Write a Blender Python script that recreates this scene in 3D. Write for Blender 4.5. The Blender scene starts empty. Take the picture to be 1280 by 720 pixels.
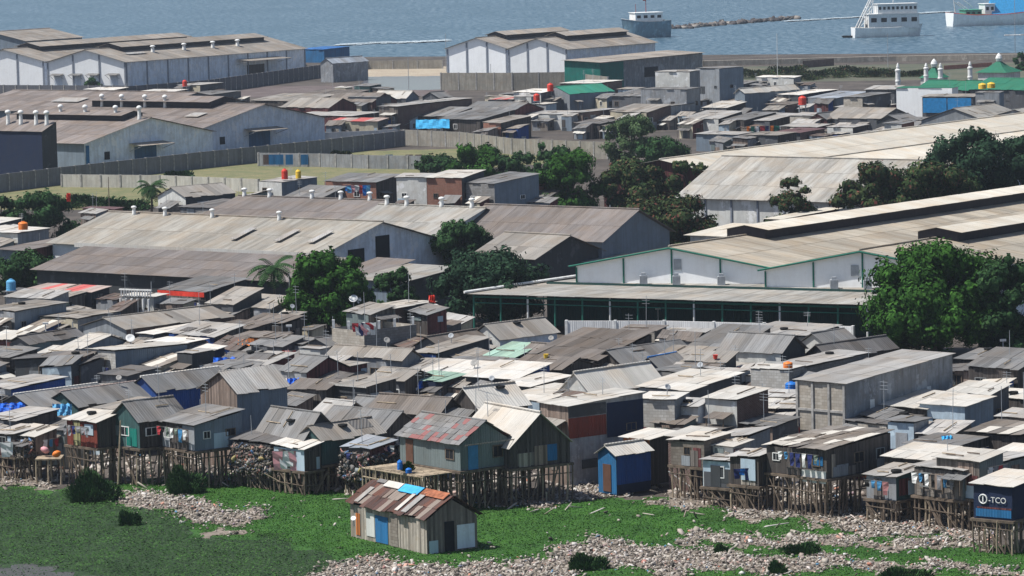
import bpy, math, random
import numpy as np
from mathutils import Vector, Matrix
random.seed(7); RNG = np.random.default_rng(11)
S = bpy.context.scene; COL = S.collection
rad = math.radians
# ------------------------------------------------------------------ camera
H = 40.5; F = 5000.0; PITCH = math.atan(490/F); ROLL = 0.023
fw = Vector((0, math.cos(PITCH), -math.sin(PITCH)))
r0 = Vector((1, 0, 0)); u0 = Vector((0, math.sin(PITCH), math.cos(PITCH)))
RT = (r0*math.cos(ROLL) - u0*math.sin(ROLL)); UP = (u0*math.cos(ROLL) + r0*math.sin(ROLL))
cd = bpy.data.cameras.new('camera'); cam = bpy.data.objects.new('camera', cd); COL.objects.link(cam)
M = Matrix((( RT.x, UP.x, -fw.x, 0), (RT.y, UP.y, -fw.y, 0), (RT.z, UP.z, -fw.z, H), (0,0,0,1)))
cam.matrix_world = M; cd.sensor_width = 36; cd.lens = 36*F/1280; cd.clip_start = 1; cd.clip_end = 30000
S.camera = cam
def P(px, py, z=0.0):
    d = fw*F + RT*(px-640) - UP*(py-360)
    t = (z-H)/d.z
    return Vector((d.x*t, d.y*t, z))
def sc(p): return F/math.sqrt(p.x**2+p.y**2+(p.z-H)**2)
# ------------------------------------------------------------------ light
w = bpy.data.worlds.new('World'); S.world = w; w.use_nodes = True
SUN_EL, SUN_AZ = rad(61), rad(-98)     # azimuth measured clockwise from +Y
sk = w.node_tree.nodes.new('ShaderNodeTexSky'); sk.sky_type = 'NISHITA'; sk.sun_disc = False
sk.sun_elevation = SUN_EL; sk.sun_rotation = SUN_AZ; sk.dust_density = 1.2; sk.ozone_density = 2.0
bg = w.node_tree.nodes['Background']; bg.inputs[1].default_value = 0.085
w.node_tree.links.new(sk.outputs[0], bg.inputs[0])
sl = bpy.data.lights.new('sun', 'SUN'); sl.energy = 5.0; sl.angle = rad(0.5); sl.color = (1, .97, .92)
so = bpy.data.objects.new('sun', sl); COL.objects.link(so)
sd = Vector((math.sin(SUN_AZ)*math.cos(SUN_EL), math.cos(SUN_AZ)*math.cos(SUN_EL), math.sin(SUN_EL)))
so.rotation_euler = (-sd).to_track_quat('-Z', 'Y').to_euler()
S.view_settings.view_transform = 'Standard'; S.view_settings.look = 'None'; S.view_settings.gamma = 1
S.view_settings.exposure = 0.25
# ------------------------------------------------------------------ materials
class NT:
    def __init__(s, name):
        s.m = bpy.data.materials.new(name); s.m.use_nodes = True; s.t = s.m.node_tree; s.n = s.t.nodes; s.l = s.t.links
        s.b = s.n['Principled BSDF']; s.b.inputs['Specular IOR Level'].default_value = .25; s.b.inputs['Roughness'].default_value = .85
    def add(s, typ, **k):
        n = s.n.new(typ)
        for a, v in k.items(): setattr(n, a, v)
        return n
    def link(s, a, b): s.l.new(a, b)
    def coord(s, kind, scale):
        tc = s.add('ShaderNodeTexCoord'); mp = s.add('ShaderNodeMapping'); s.link(tc.outputs[kind], mp.inputs[0])
        mp.inputs['Scale'].default_value = scale; return mp.outputs[0]
    def noise(s, vec, scale=1, detail=4, rough=.6):
        n = s.add('ShaderNodeTexNoise'); n.inputs['Scale'].default_value = scale; n.inputs['Detail'].default_value = detail
        n.inputs['Roughness'].default_value = rough
        if vec is not None: s.link(vec, n.inputs['Vector'])
        return n.outputs['Fac']
    def ramp(s, fac, stops):
        r = s.add('ShaderNodeValToRGB'); e = r.color_ramp.elements
        while len(e) < len(stops): e.new(.5)
        for q, (p, c) in zip(e, stops):
            q.position = p; q.color = (c, c, c, 1) if not isinstance(c, tuple) else (*c, 1)
        s.link(fac, r.inputs[0]); return r.outputs[0]
    def mix(s, fac, a, b, mode='MIX'):
        n = s.add('ShaderNodeMix', data_type='RGBA', blend_type=mode)
        for sock, v in ((n.inputs[0], fac), (n.inputs[6], a), (n.inputs[7], b)):
            if isinstance(v, (int, float)): sock.default_value = v
            elif isinstance(v, tuple): sock.default_value = (*v, 1)
            else: s.link(v, sock)
        return n.outputs[2]
    def maprange(s, v, a, b, c=0, d=1):
        n = s.add('ShaderNodeMapRange'); s.link(v, n.inputs[0])
        for i, q in enumerate((c, d, a, b)): n.inputs[i+1].default_value = q
        return n.outputs[0]
    def scale_col(s, col, val):   # multiply colour by a scalar socket
        n = s.add('ShaderNodeVectorMath', operation='SCALE'); 
        s.link(col, n.inputs[0]); s.link(val, n.inputs['Scale']); return n.outputs[0]
    def bump(s, h, strength=.3, dist=.05):
        n = s.add('ShaderNodeBump'); n.inputs['Strength'].default_value = strength; n.inputs['Distance'].default_value = dist
        s.link(h, n.inputs['Height']); s.link(n.outputs[0], s.b.inputs['Normal'])
    def out(s, col): s.link(col, s.b.inputs['Base Color']); return s.m
MATS = {}
def roofmat(key, col, wear=.5, rust=0.0, spotty=None, island=.3):
    t = NT('roof_'+key)
    uv = t.coord('UV', (1.6, .22, 1)); n1 = t.noise(uv, 1, 6, .65)
    obj = t.coord('Object', (.35, .35, .35)); n2 = t.noise(obj, 1, 3)
    n3 = t.noise(t.coord('UV', (1, 1, 1)), 3.5, 4, .7)
    c = t.mix(t.maprange(n1, 0, wear, .4, .72), col, (col[0]*.42, col[1]*.4, col[2]*.38))
    c = t.mix(t.maprange(n2, 0, .45, .42, .68), c, (col[0]*.8+.02, col[1]*.66+.01, col[2]*.52))
    n4 = t.noise(t.coord('UV', (.5, .045, 1)), 1, 6, .75); c = t.mix(t.maprange(n4, 0, .55*wear, .52, .62), c, (col[0]*.5, col[1]*.45, col[2]*.4))
    c = t.mix(t.maprange(n3, 0, .5, .58, .75), c, (col[0]*.35, col[1]*.33, col[2]*.33))
    if rust: c = t.mix(t.maprange(n1, 0, rust, .45, .6), c, (.16, .055, .03))
    g = t.add('ShaderNodeNewGeometry')
    if spotty:
        sp = t.maprange(g.outputs['Random Per Island'], 0, 1, .8, .81); c = t.mix(sp, c, spotty)
    oi = t.add('ShaderNodeObjectInfo')
    k = t.maprange(g.outputs['Random Per Island'], 1-island, 1+island*.55)
    k2 = t.maprange(oi.outputs['Random'], .88, 1.1)
    c = t.scale_col(t.scale_col(c, k), k2)
    wv = t.add('ShaderNodeTexWave'); wv.inputs['Scale'].default_value = 1.0
    t.link(t.coord('UV', (1.4, 0, 0)), wv.inputs['Vector'])
    t.bump(wv.outputs['Fac'], .5, .05)
    t.b.inputs['Roughness'].default_value = .75
    return t.out(c)
def wallmat(key, col, kind='plaster', wear=.5, c2=None):
    t = NT('wall_'+key)
    uv = t.coord('UV', (1, 1, 1))
    streak = t.noise(t.coord('UV', (1.3, .16, 1)), 1.6, 6, .7)
    blot = t.noise(uv, .9, 5, .65)
    dark = (col[0]*.4, col[1]*.38, col[2]*.36)
    base = col
    if kind == 'brick' or kind == 'block':
        b = t.add('ShaderNodeTexBrick'); t.link(uv, b.inputs['Vector']); b.inputs['Scale'].default_value = 1
        b.inputs['Brick Width'].default_value = .24 if kind == 'brick' else .42
        b.inputs['Row Height'].default_value = .085 if kind == 'brick' else .21
        b.inputs['Mortar Size'].default_value = .012 if kind == 'brick' else .014
        b.inputs['Color1'].default_value = (*col, 1); b.inputs['Color2'].default_value = (*(c2 or (col[0]*.7, col[1]*.68, col[2]*.66)), 1)
        b.inputs['Mortar'].default_value = (.25, .23, .2, 1) if kind == 'brick' else (col[0]*.55, col[1]*.53, col[2]*.5, 1)
        base = b.outputs['Color']
    elif kind in ('plank', 'corr'):
        wd = .17 if kind == 'plank' else .8
        sx = t.add('ShaderNodeSeparateXYZ'); t.link(uv, sx.inputs[0])
        d = t.add('ShaderNodeMath', operation='DIVIDE'); t.link(sx.outputs[0], d.inputs[0]); d.inputs[1].default_value = wd
        fl = t.add('ShaderNodeMath', operation='FLOOR'); t.link(d.outputs[0], fl.inputs[0])
        wn = t.add('ShaderNodeTexWhiteNoise', noise_dimensions='1D'); t.link(fl.outputs[0], wn.inputs['W'])
        rgb = t.add('ShaderNodeRGB'); rgb.outputs[0].default_value = (*col, 1)
        v = t.maprange(wn.outputs['Value'], *((.45, 1.35) if kind == 'plank' else (.92, 1.06)))
        base = t.scale_col(rgb.outputs[0], v)
        fr = t.add('ShaderNodeMath', operation='FRACT'); t.link(d.outputs[0], fr.inputs[0])
        base = t.mix(t.maprange(fr.outputs[0], 1 if kind == 'plank' else .35, 0, 0, .1), base, dark)
        wv = t.add('ShaderNodeTexWave'); wv.inputs['Scale'].default_value = 1.0
        t.link(t.coord('UV', (1.6 if kind == 'corr' else 1.8, 0, 0)), wv.inputs['Vector']); t.bump(wv.outputs['Fac'], .4, .04)
    c = t.mix(t.maprange(streak, 0, wear, .45, .72), base, dark)
    c = t.mix(t.maprange(t.noise(uv, .35, 7, .75), 0, wear*.75, .47, .56), c, tuple(x*.55+.02 for x in col))
    c = t.mix(t.maprange(blot, 0, wear*.8, .5, .7), c, (col[0]*.7+.03, col[1]*.62+.02, col[2]*.52+.02))
    if kind == 'plaster' and wear > .4: c = t.mix(t.maprange(t.noise(t.coord('UV', (1,.7,1)), .55, 6, .7), 0, .7, .55, .6), c, tuple(min(.8, x*1.35+.03) for x in col))
    oi = t.add('ShaderNodeObjectInfo'); c = t.scale_col(c, t.maprange(oi.outputs['Random'], .85, 1.12))
    return t.out(c)
def plainmat(key, col, rough=.8, var=.15, metal=0):
    t = NT(key); n = t.noise(t.coord('Object', (1, 1, 1)), 2.2, 5)
    t.b.inputs['Roughness'].default_value = rough; t.b.inputs['Metallic'].default_value = metal
    g = t.add('ShaderNodeNewGeometry')
    c = t.mix(t.maprange(n, 0, 1, .35, .7), tuple(min(1, x*(1+var)) for x in col), tuple(x*(1-var*1.5) for x in col))
    return t.out(t.scale_col(c, t.maprange(g.outputs['Random Per Island'], 1-var, 1+var)))
ROOF = dict(lt2=((.30,.29,.275), dict(wear=.6, island=.3)), gr2=((.16,.16,.16), dict(wear=.6)), br2=((.13,.11,.10), dict(wear=.6, rust=.3)),
 wh=((.62,.60,.56), dict(wear=.3, island=.12)), cr=((.50,.48,.44), dict(wear=.35, island=.15)), lt=((.37,.36,.345), dict(wear=.45, island=.22)),
 gr=((.19,.19,.19), dict(wear=.55)), dk=((.135,.13,.128), dict(wear=.55)), br=((.165,.145,.13), dict(wear=.6)),
 tan=((.28,.26,.235), dict(wear=.5)), rust=((.10,.06,.052), dict(wear=.5, rust=.6, spotty=(.19,.155,.13), island=.45)),
 patch=((.20,.20,.20), dict(wear=.2, spotty=(.20,.085,.08), island=.35)), green=((.27,.40,.33), dict(wear=.45)),
 teal=((.03,.22,.15), dict(wear=.25, island=.1)), mosque=((.02,.15,.09), dict(wear=.25, island=.08)),
 redwh=((.40,.32,.29), dict(wear=.3, spotty=(.42,.10,.09))), bluegr=((.27,.30,.34), dict(wear=.4)), blue=((.04,.16,.42), dict(wear=.3)),
 mar=((.12,.07,.075), dict(wear=.4, island=.15)),
 whs=((.33,.30,.265), dict(wear=.75, island=.2)), whs4=((.36,.34,.30), dict(wear=.8, island=.18)), whb=((.225,.195,.18), dict(wear=.8, island=.2)), whl=((.34,.33,.305), dict(wear=.8, island=.2)),
 whc=((.60,.56,.48), dict(wear=.28, island=.10)), wht=((.40,.36,.295), dict(wear=.75, island=.2)), whp=((.185,.165,.155), dict(wear=.75, island=.18)),
 mix=((.26,.235,.21), dict(wear=.7, spotty=(.46,.43,.38), island=.45)))
WALL = dict(
 wht=((.60,.60,.57), 'plaster', .45), crm=((.50,.45,.34), 'plaster', .5), gry=((.26,.28,.30), 'corr', .6), bg=((.18,.225,.275), 'corr', .4),
 cgr=((.31,.325,.345), 'plaster', .95), brk=((.34,.12,.07), 'brick', .45), dbk=((.13,.06,.055), 'brick', .5), blk=((.50,.46,.40), 'block', .55),
 cgb=((.58,.57,.54), 'block', .4), gbk=((.25,.25,.25), 'block', .5), pln=((.17,.15,.135), 'plank', .6), dkp=((.085,.075,.07), 'plank', .6),
 blu=((.02,.075,.28), 'corr', .6), blp=((.025,.16,.36), 'corr', .7), nav=((.012,.022,.055), 'plaster', .3), red=((.20,.045,.03), 'corr', .8), mar=((.13,.045,.045), 'plank', .4),
 teal=((.05,.115,.115), 'corr', .8), grn=((.01,.18,.145), 'corr', .5), dgn=((.02,.065,.06), 'corr', .4), char=((.055,.06,.065), 'plaster', .5), org=((.45,.15,.04), 'plank', .4),
 pbl=((.42,.52,.60), 'plaster', .5), gst=((.18,.22,.22), 'corr', .45), wov=((.25,.22,.19), 'block', .5), rag=((.26,.20,.165), 'plank', .8),
 wb=((.70,.77,.86), 'plaster', .55), whw=((.86,.87,.87), 'plaster', .12), dgr=((.10,.105,.115), 'plaster', .6), yel=((.34,.32,.16), 'plank', .7), dblu=((.05,.13,.24), 'corr', .5), patc=((.37,.33,.28), 'plank', .9))  # wb: white walls with the blue of shaded sides put into the colour
def RM(k):
    if 'r'+k not in MATS: c, d = ROOF[k]; MATS['r'+k] = roofmat(k, c, **d)
    return MATS['r'+k]
def WM(k):
    if 'w'+k not in MATS: c, kd, we = WALL[k]; MATS['w'+k] = wallmat(k, c, kd, we)
    return MATS['w'+k]
def PM(k, col=None, **d):
    if 'p'+k not in MATS: MATS['p'+k] = plainmat(k, col, **d)
    return MATS['p'+k]
PM('dark', (.012,.014,.018)); PM('wood', (.13,.10,.075), var=.35); PM('palewood', (.30,.24,.17), var=.35); PM('white', (.7,.7,.68)); PM('steel', (.32,.34,.36), rough=.5)
PM('conc', (.30,.29,.275), var=.25); PM('glass', (.03,.045,.06), rough=.25); PM('redp', (.62,.05,.03), rough=.5); PM('bluep', (.02,.16,.52), rough=.5); PM('orangep', (.75,.2,.03), rough=.5)
PM('yellowp', (.75,.5,.05), rough=.5); PM('greenpost', (.02,.14,.10)); PM('doorblue', (.05,.2,.38)); PM('doorbrown', (.12,.06,.04)); PM('doorgrey', (.22,.23,.23)); PM('cloth_red', (.4,.04,.05))
PM('cloth_pink', (.62,.30,.32)); PM('cloth_purple', (.28,.03,.30)); PM('cloth_navy', (.02,.03,.12)); PM('tarpblue', (.02,.12,.55), var=.3); PM('cyan', (.05,.35,.62)); PM('black', (.015,.015,.015)); PM('bark', (.09,.07,.055))
PM('ring', (.72,.72,.7)); PM('skyblue', (.12,.38,.62)); PM('rope', (.2,.19,.17))
# ------------------------------------------------------------------ mesh helper
class MB:
    def __init__(s): s.v = []; s.f = []; s.uv = []; s.mi = []
    def face(s, pts, uv=None, mi=0):
        i = len(s.v); s.v += [tuple(p) for p in pts]; s.f.append(tuple(range(i, i+len(pts))))
        s.uv += uv if uv else [(0, 0)]*len(pts); s.mi.append(mi)
    def solid(s, vs, fs, uvs=None, mi=0):       # shared vertices -> one island
        i = len(s.v); s.v += [tuple(p) for p in vs]
        for k, f in enumerate(fs):
            s.f.append(tuple(i+q for q in f)); s.uv += uvs[k] if uvs else [(vs[q][0], vs[q][2]) for q in f]; s.mi.append(mi)
    def box(s, c, d, rz=0, mi=0, ax=None):
        cx, cy, cz = c; hx, hy, hz = d[0]/2, d[1]/2, d[2]/2; co, si = math.cos(rz), math.sin(rz)
        vs = []
        for z in (-hz, hz):
            for x, y in ((-hx,-hy),(hx,-hy),(hx,hy),(-hx,hy)): vs.append((cx+x*co-y*si, cy+x*si+y*co, cz+z))
        fs = [(0,3,2,1),(4,5,6,7),(0,1,5,4),(1,2,6,5),(2,3,7,6),(3,0,4,7)]
        L = [[(-hx,-hy),(-hx,hy),(hx,hy),(hx,-hy)], [(-hx,-hy),(hx,-hy),(hx,hy),(-hx,hy)]]+[[(0,0),(q,0),(q,2*hz),(0,2*hz)] for q in (2*hx,2*hy,2*hx,2*hy)]
        s.solid(vs, fs, L, mi)
    def tube(s, a, b, ra, rb=None, n=6, mi=0):
        a, b = Vector(a), Vector(b); rb = ra if rb is None else rb; d = (b-a).normalized()
        x = d.orthogonal().normalized(); y = d.cross(x); vs = []
        for p, r in ((a, ra), (b, rb)):
            for k in range(n):
                t = 2*math.pi*k/n; vs.append(p+x*(r*math.cos(t))+y*(r*math.sin(t)))
        fs = [(k, (k+1)%n, n+(k+1)%n, n+k) for k in range(n)]+[tuple(range(n-1, -1, -1)), tuple(range(n, 2*n))]
        s.solid(vs, fs, None, mi)
    def lathe(s, prof, n=12, c=(0,0,0), mi=0):
        vs = [(c[0]+r*math.cos(2*math.pi*k/n), c[1]+r*math.sin(2*math.pi*k/n), c[2]+z) for r, z in prof for k in range(n)]
        fs = [(j*n+k, j*n+(k+1)%n, (j+1)*n+(k+1)%n, (j+1)*n+k) for j in range(len(prof)-1) for k in range(n)]
        fs += [tuple(range(n-1,-1,-1)), tuple(range((len(prof)-1)*n, len(prof)*n))]
        s.solid(vs, fs, None, mi)
    def build(s, name, mats, parent=None, loc=None, smooth=False):
        me = bpy.data.meshes.new(name); me.from_pydata(s.v, [], s.f)
        uvl = me.uv_layers.new(name='UVMap'); uvl.data.foreach_set('uv', np.array(s.uv, dtype=np.float32).ravel())
        for m in (mats if isinstance(mats, (list, tuple)) else [mats]): me.materials.append(m)
        me.polygons.foreach_set('material_index', np.array(s.mi, dtype=np.int32))
        if smooth: me.polygons.foreach_set('use_smooth', np.ones(len(s.f), dtype=bool))
        me.update(); o = bpy.data.objects.new(name, me); COL.objects.link(o)
        if parent: o.parent = parent
        if loc is not None: o.location = loc
        return o
def tag(o, label=None, cat=None, group=None, kind=None):
    if label: o['label'] = label
    if cat: o['category'] = cat
    if group: o['group'] = group
    if kind: o['kind'] = kind
    return o
def thing(name, label, cat, loc, rz=0, group=None):
    o = bpy.data.objects.new(name, None); o.empty_display_size = .3; COL.objects.link(o); o.location = loc; o.rotation_euler = (0, 0, rz)
    return tag(o, label, cat, group)
def copyo(src, parent, name, loc=None, rot=None, scale=None, label=None):
    o = bpy.data.objects.new(name, src.data if src is not None else None); COL.objects.link(o); o.parent = parent
    if loc is not None: o.location = loc
    if rot is not None: o.rotation_euler = rot
    if scale is not None: o.scale = scale
    if label: o['label'] = label
    return o
class Proto:    # shared mesh data only
    def __init__(s, mb, name, mats):
        o = mb.build(name, mats); s.data = o.data; bpy.data.objects.remove(o)
def _win():
    m = MB()
    for c, d in (((0,0,.46),(1,.08,.08)), ((0,0,-.46),(1,.08,.08)), ((-.46,0,0),(.08,.08,.84)), ((.46,0,0),(.08,.08,.84)), ((0,0,0),(.05,.06,.84))): m.box(c, d)
    return m
PRW = {k: Proto(_win(), 'window', PM(k)) for k in ('white', 'wood', 'doorgrey')}
m = MB(); m.box((0,.01,0), (.84,.03,.84)); PANE = Proto(m, 'pane', PM('dark'))
m = MB(); m.box((0,0,.5), (1,.05,1)); m.box((.36,-.035,.48), (.06,.02,.05))
PRD = {k: Proto(m, 'door', PM(k)) for k in ('doorblue', 'doorbrown', 'doorgrey', 'dark', 'white')}
STL = []
for k in range(4):
    m = MB(); lx, ly = random.uniform(-.12,.12), random.uniform(-.12,.12)
    m.tube((0,0,-.12), (lx*.5, ly*.5, .55), .075, .065, 6); m.tube((lx*.5,ly*.5,.53), (0,0,1.02), .064, .055, 6)
    STL.append(Proto(m, 'stilt', PM('palewood' if k == 0 else 'wood')))
# ------------------------------------------------------------------ houses
FOOT = []
def sheets(mb, E0, E1, R0, R1, sw=.95, sl=2.2, jit=.12, mi=0, th=.03, lift=0.0, wild=1.0):
    E0, E1, R0, R1 = map(Vector, (E0, E1, R0, R1))
    wl_ = (E1-E0).length; ll = ((R0-E0).length+(R1-E1).length)/2
    n = max(1, round(wl_/sw)); r = max(1, round(ll/sl))
    nrm = (E1-E0).cross(R0-E0)
    if nrm.length < 1e-6: return
    nrm.normalize(); 
    if nrm.z < 0: nrm = -nrm
    if wild > 1: E0, E1, R0, R1 = [q_+nrm*random.uniform(0, .07)*wild for q_ in (E0, E1, R0, R1)]
    B = lambda s, t: (E0.lerp(E1, s)).lerp(R0.lerp(R1, s), t)
    for i in range(n):
        ej = random.uniform(-jit, jit*.6)
        for j in range(r):
            s0, s1 = i/n-.02/max(1,wl_), (i+1)/n+.05/max(1,wl_)
            t0 = (j/r-.12/ll) if j else -ej/ll*1.0; t1 = (j+1)/r
            off = lift+.010*(i%2)-.012*j+.014*r+random.uniform(0, .012)*wild
            tw = random.uniform(-.02, .02)*wild
            q = [B(s0,t0)+nrm*(off+tw), B(s1,t0)+nrm*(off-tw), B(s1,t1)+nrm*(off), B(s0,t1)+nrm*(off)]
            if j: q[0] += nrm*.03; q[1] += nrm*.03
            lo = [p-nrm*th for p in q]
            u0_, u1_, v0_, v1_ = s0*wl_+i*3.7, s1*wl_+i*3.7, t0*ll+j*5.3, t1*ll+j*5.3
            um = [(u0_,v0_),(u1_,v0_),(u1_,v1_),(u0_,v1_)]
            mb.solid(q+lo, [(0,1,2,3),(4,7,6,5),(0,4,5,1),(1,5,6,2),(2,6,7,3),(3,7,4,0)], [um, um, um, um, um, um], mi)
def fix_n(mb): pass
class House:
    def __init__(s, label, nx, ny, wl, wr, wh, roof, rc, wa, wb, th=38, pos=None, tha=None, rag=0, z0=1.0, st=0, W=None, D=None, name='shack', cat='shack', group=None,
                 sw=.95, sl=2.2, jit=.12, oh=.2, win=None, door=None, patches=0, ridge=None, rp=.5, cols=0, fdn=True, wild=1.0, under=None, mon=None, top=True):
        tr = rad(th); ta = rad(tha if tha is not None else th); s.a = Vector((-math.cos(ta), math.sin(ta), 0)); s.b = Vector((math.sin(tr), math.cos(tr), 0))
        N = P(nx, ny, z0+wh) if pos is None else Vector((pos.x, pos.y, z0+wh)); k = sc(N); s.k = k
        s.W = W or wl/(k*math.cos(ta)); s.D = D or wr/(k*math.sin(tr)); s.wh = wh; s.z0 = z0; s.roof = roof; s.rp = rp
        W, D = s.W, s.D
        s.o = Vector((N.x, N.y, z0)); s.root = thing(name, label, cat, s.o, 0, group); s.label = label
        s.c = s.o + s.a*(W/2) + s.b*(D/2); FOOT.append((s.c.x, s.c.y, max(W, D)*.5))
        mb = MB(); cut = .035; base = -.15 if st == 0 else 0
        if st == 0 and z0 > .5: base = -1.0
        def col(u, v): return s.L(u, v, s.ht(u, v)-cut)
        def wall(path, mi):
            dist = [0]
            for p, q in zip(path, path[1:]): dist.append(dist[-1]+math.hypot(q[0]-p[0], q[1]-p[1]))
            n = len(path); lo = [s.L(path[0][0], path[0][1], base), s.L(path[-1][0], path[-1][1], base)]
            hi = [col(*p) for p in reversed(path)]
            pts = [lo[0], lo[1]]+hi
            uv = [(0, base), (dist[-1], base)]+[(d, h.z) for d, h in zip(reversed(dist), hi)]
            mb.face(pts, uv, mi)
        rtype = roof[0]
        ma = [(0,0),(W*rp,0),(W,0)] if rtype == 'a' else [(0,0),(W,0)]
        mbk = [(W,D),(W*rp,D),(0,D)] if rtype == 'a' else [(W,D),(0,D)]
        mr = [(0,D),(0,D*rp),(0,0)] if rtype == 'b' else [(0,D),(0,0)]
        ml = [(W,0),(W,D*rp),(W,D)] if rtype == 'b' else [(W,0),(W,D)]
        wall(ma, 0); wall(ml, 1); wall(mbk, 0); wall(mr, 1)
        mb.face([s.L(0,0,base), s.L(0,D,base), s.L(W,D,base), s.L(W,0,base)], None, 0)
        if not top: pass
        s.walls = mb.build('wall', [WM(wa), WM(wb)], s.root)
        if roof != 'none': s.mkroof(rc, oh, sw, sl, jit, wild, ridge)
        if patches:
            pm = MB()
            for _ in range(patches):
                u, v = random.uniform(.1,.8)*W, random.uniform(.05,.75)*D
                du, dv = min(W*.3, random.uniform(.8,1.6)), min(D*.3, random.uniform(.9,2.0))
                if (rtype == 'a' and (u < W*rp) != (u+du < W*rp)) or (rtype == 'b' and (v < D*rp) != (v+dv < D*rp)): continue
                q = [s.L(a_, b_, s.ht(a_, b_)+.13) for a_, b_ in ((u,v),(u+du,v+random.uniform(-.15,.15)),(u+du,v+dv),(u,v+dv))]
                lo = [p-Vector((0,0,.03)) for p in q]
                pm.solid(q+lo, [(0,1,2,3),(4,7,6,5),(0,4,5,1),(1,5,6,2),(2,6,7,3),(3,7,4,0)], None, 0)
            if pm.v: pm.build('patch_sheet', RM(random.choice(['lt','tan','cr','gr','rust','dk'])), s.root)
        if st: s.stilts(st)
        if win is None: win = 2 if (W*k > 18 or D*k > 18) and wh > 1.6 else 0
        s.openings(win, door)
        if rag: s.ragwall(rag)
        if rag and random.random() < .55: s.canopy(random.choice('AB'))
        if rag and random.random() < .3:
            mb = MB(); u, v = random.uniform(.2,.8)*s.W, random.uniform(.2,.8)*s.D; z = s.ht(u, v); e = random.uniform(1.2, 3.0)
            mb.tube(s.L(u,v,z-.2), s.L(u+random.uniform(-.1,.1),v,z+e), .028, .02, 5)
            if random.random() < .6:
                for q in (.75,.85,.95): mb.tube(s.L(u-.35,v,z+e*q), s.L(u+.35,v,z+e*q), .015, n=4)
            mb.build('antenna', PM('steel'), s.root)
    def L(s, u, v, z=0): return s.a*u + s.b*v + Vector((0,0,z))
    def ht(s, u, v):
        r = s.roof; W, D = s.W, s.D
        if r == 'none' or r[0] == 'n': return s.wh
        if r[0] == 's': return s.wh + r[1]*u/W + r[2]*v/D
        if r[0] == 'a': x = u/W; p = s.rp
        else: x = v/D; p = s.rp
        return s.wh + r[1]*(x/p if x < p else (1-x)/(1-p))
    def mkroof(s, rc, oh, sw, sl, jit, wild, ridge):
        r = s.roof; W, D, L, ht = s.W, s.D, s.L, s.ht; mb = MB(); rp = s.rp
        def lin(u, v):   # extrapolated
            uc, vc = min(max(u, 0), W), min(max(v, 0), D)
            z = ht(uc, vc); e = .01
            if u != uc and r[0] in 'sa': du = (ht(uc, vc)-ht(uc+(e if uc == 0 else -e), vc))/e; z += du*abs(u-uc)
            if v != vc and r[0] in 'sb': dv = (ht(uc, vc)-ht(uc, vc+(e if vc == 0 else -e)))/e; z += dv*abs(v-vc)
            return L(u, v, z)
        o = oh
        if r[0] == 's':
            if abs(r[2]) >= abs(r[1]):
                if r[2] >= 0: sheets(mb, lin(-o,-o), lin(W+o,-o), lin(-o,D+o), lin(W+o,D+o), sw, sl, jit, wild=wild)
                else: sheets(mb, lin(-o,D+o), lin(W+o,D+o), lin(-o,-o), lin(W+o,-o), sw, sl, jit, wild=wild)
            elif r[1] >= 0: sheets(mb, lin(-o,-o), lin(-o,D+o), lin(W+o,-o), lin(W+o,D+o), sw, sl, jit, wild=wild)
            else: sheets(mb, lin(W+o,-o), lin(W+o,D+o), lin(-o,-o), lin(-o,D+o), sw, sl, jit, wild=wild)
        elif r[0] == 'a':
            sheets(mb, lin(-o,-o), lin(-o,D+o), L(W*rp,-o,ht(W*rp,0)), L(W*rp,D+o,ht(W*rp,0)), sw, sl, jit, wild=wild)
            sheets(mb, lin(W+o,-o), lin(W+o,D+o), L(W*rp,-o,ht(W*rp,0)), L(W*rp,D+o,ht(W*rp,0)), sw, sl, jit, wild=wild)
        else:
            sheets(mb, lin(-o,-o), lin(W+o,-o), L(-o,D*rp,ht(0,D*rp)), L(W+o,D*rp,ht(0,D*rp)), sw, sl, jit, wild=wild)
            sheets(mb, lin(-o,D+o), lin(W+o,D+o), L(-o,D*rp,ht(0,D*rp)), L(W+o,D*rp,ht(0,D*rp)), sw, sl, jit, wild=wild)
        s.roofo = mb.build('roof', RM(rc), s.root)
        if r[0] in 'ab':
            rm = MB(); z = ht(W*rp, D*rp)+.09
            if r[0] == 'a': rm.tube(L(W*rp,-o,z), L(W*rp,D+o,z), .09, n=6)
            else: rm.tube(L(-o,D*rp,z), L(W+o,D*rp,z), .09, n=6)
            rm.build('ridge_cap', RM(ridge or rc), s.roofo)
    def stilts(s, gz):   # gz: length of stilts below floor
        W, D = s.W, s.D; n = 0
        dk = MB(); o_ = .18
        q = [s.L(-o_,-o_,-.02), s.L(W+o_,-o_,-.02), s.L(W+o_,D+o_,-.02), s.L(-o_,D+o_,-.02)]; lo = [p-Vector((0,0,.16)) for p in q]
        dk.solid(q+lo, [(0,3,2,1),(4,5,6,7),(0,1,5,4),(1,2,6,5),(2,3,7,6),(3,0,4,7)]); dk.build('floor_deck', PM('wood'), s.root)
        nu, nv = max(3, round(W/.42)), max(3, round(D/.5)); pts = []
        for i in range(nu+1):
            for j in range(nv+1):
                edge = j == 0 or i == 0
                if edge or (j % 2 == 0 and random.random() < .35): pts.append((i/nu*W, j/nv*D))
        random.shuffle(pts)
        for u, v in pts[:75]:
            gl = s.z0 - gheight(*(s.o+s.L(u, v)).xy)
            copyo(random.choice(STL), s.root, 'stilt', s.L(u+random.uniform(-.15,.15), v+random.uniform(-.1,.1), -gl-.1), (random.uniform(-.06,.06), random.uniform(-.06,.06), random.uniform(0,6)),
                  (random.uniform(.7,1.25),)*2+(gl-.02,))
        br = MB()
        for _ in range(5):
            u = random.uniform(0, W*.8); br.tube(s.L(u, -.1, -gz*.95), s.L(min(W, u+random.uniform(.6,1.6)), -.12, -.2), .045, .035, 5)
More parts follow.
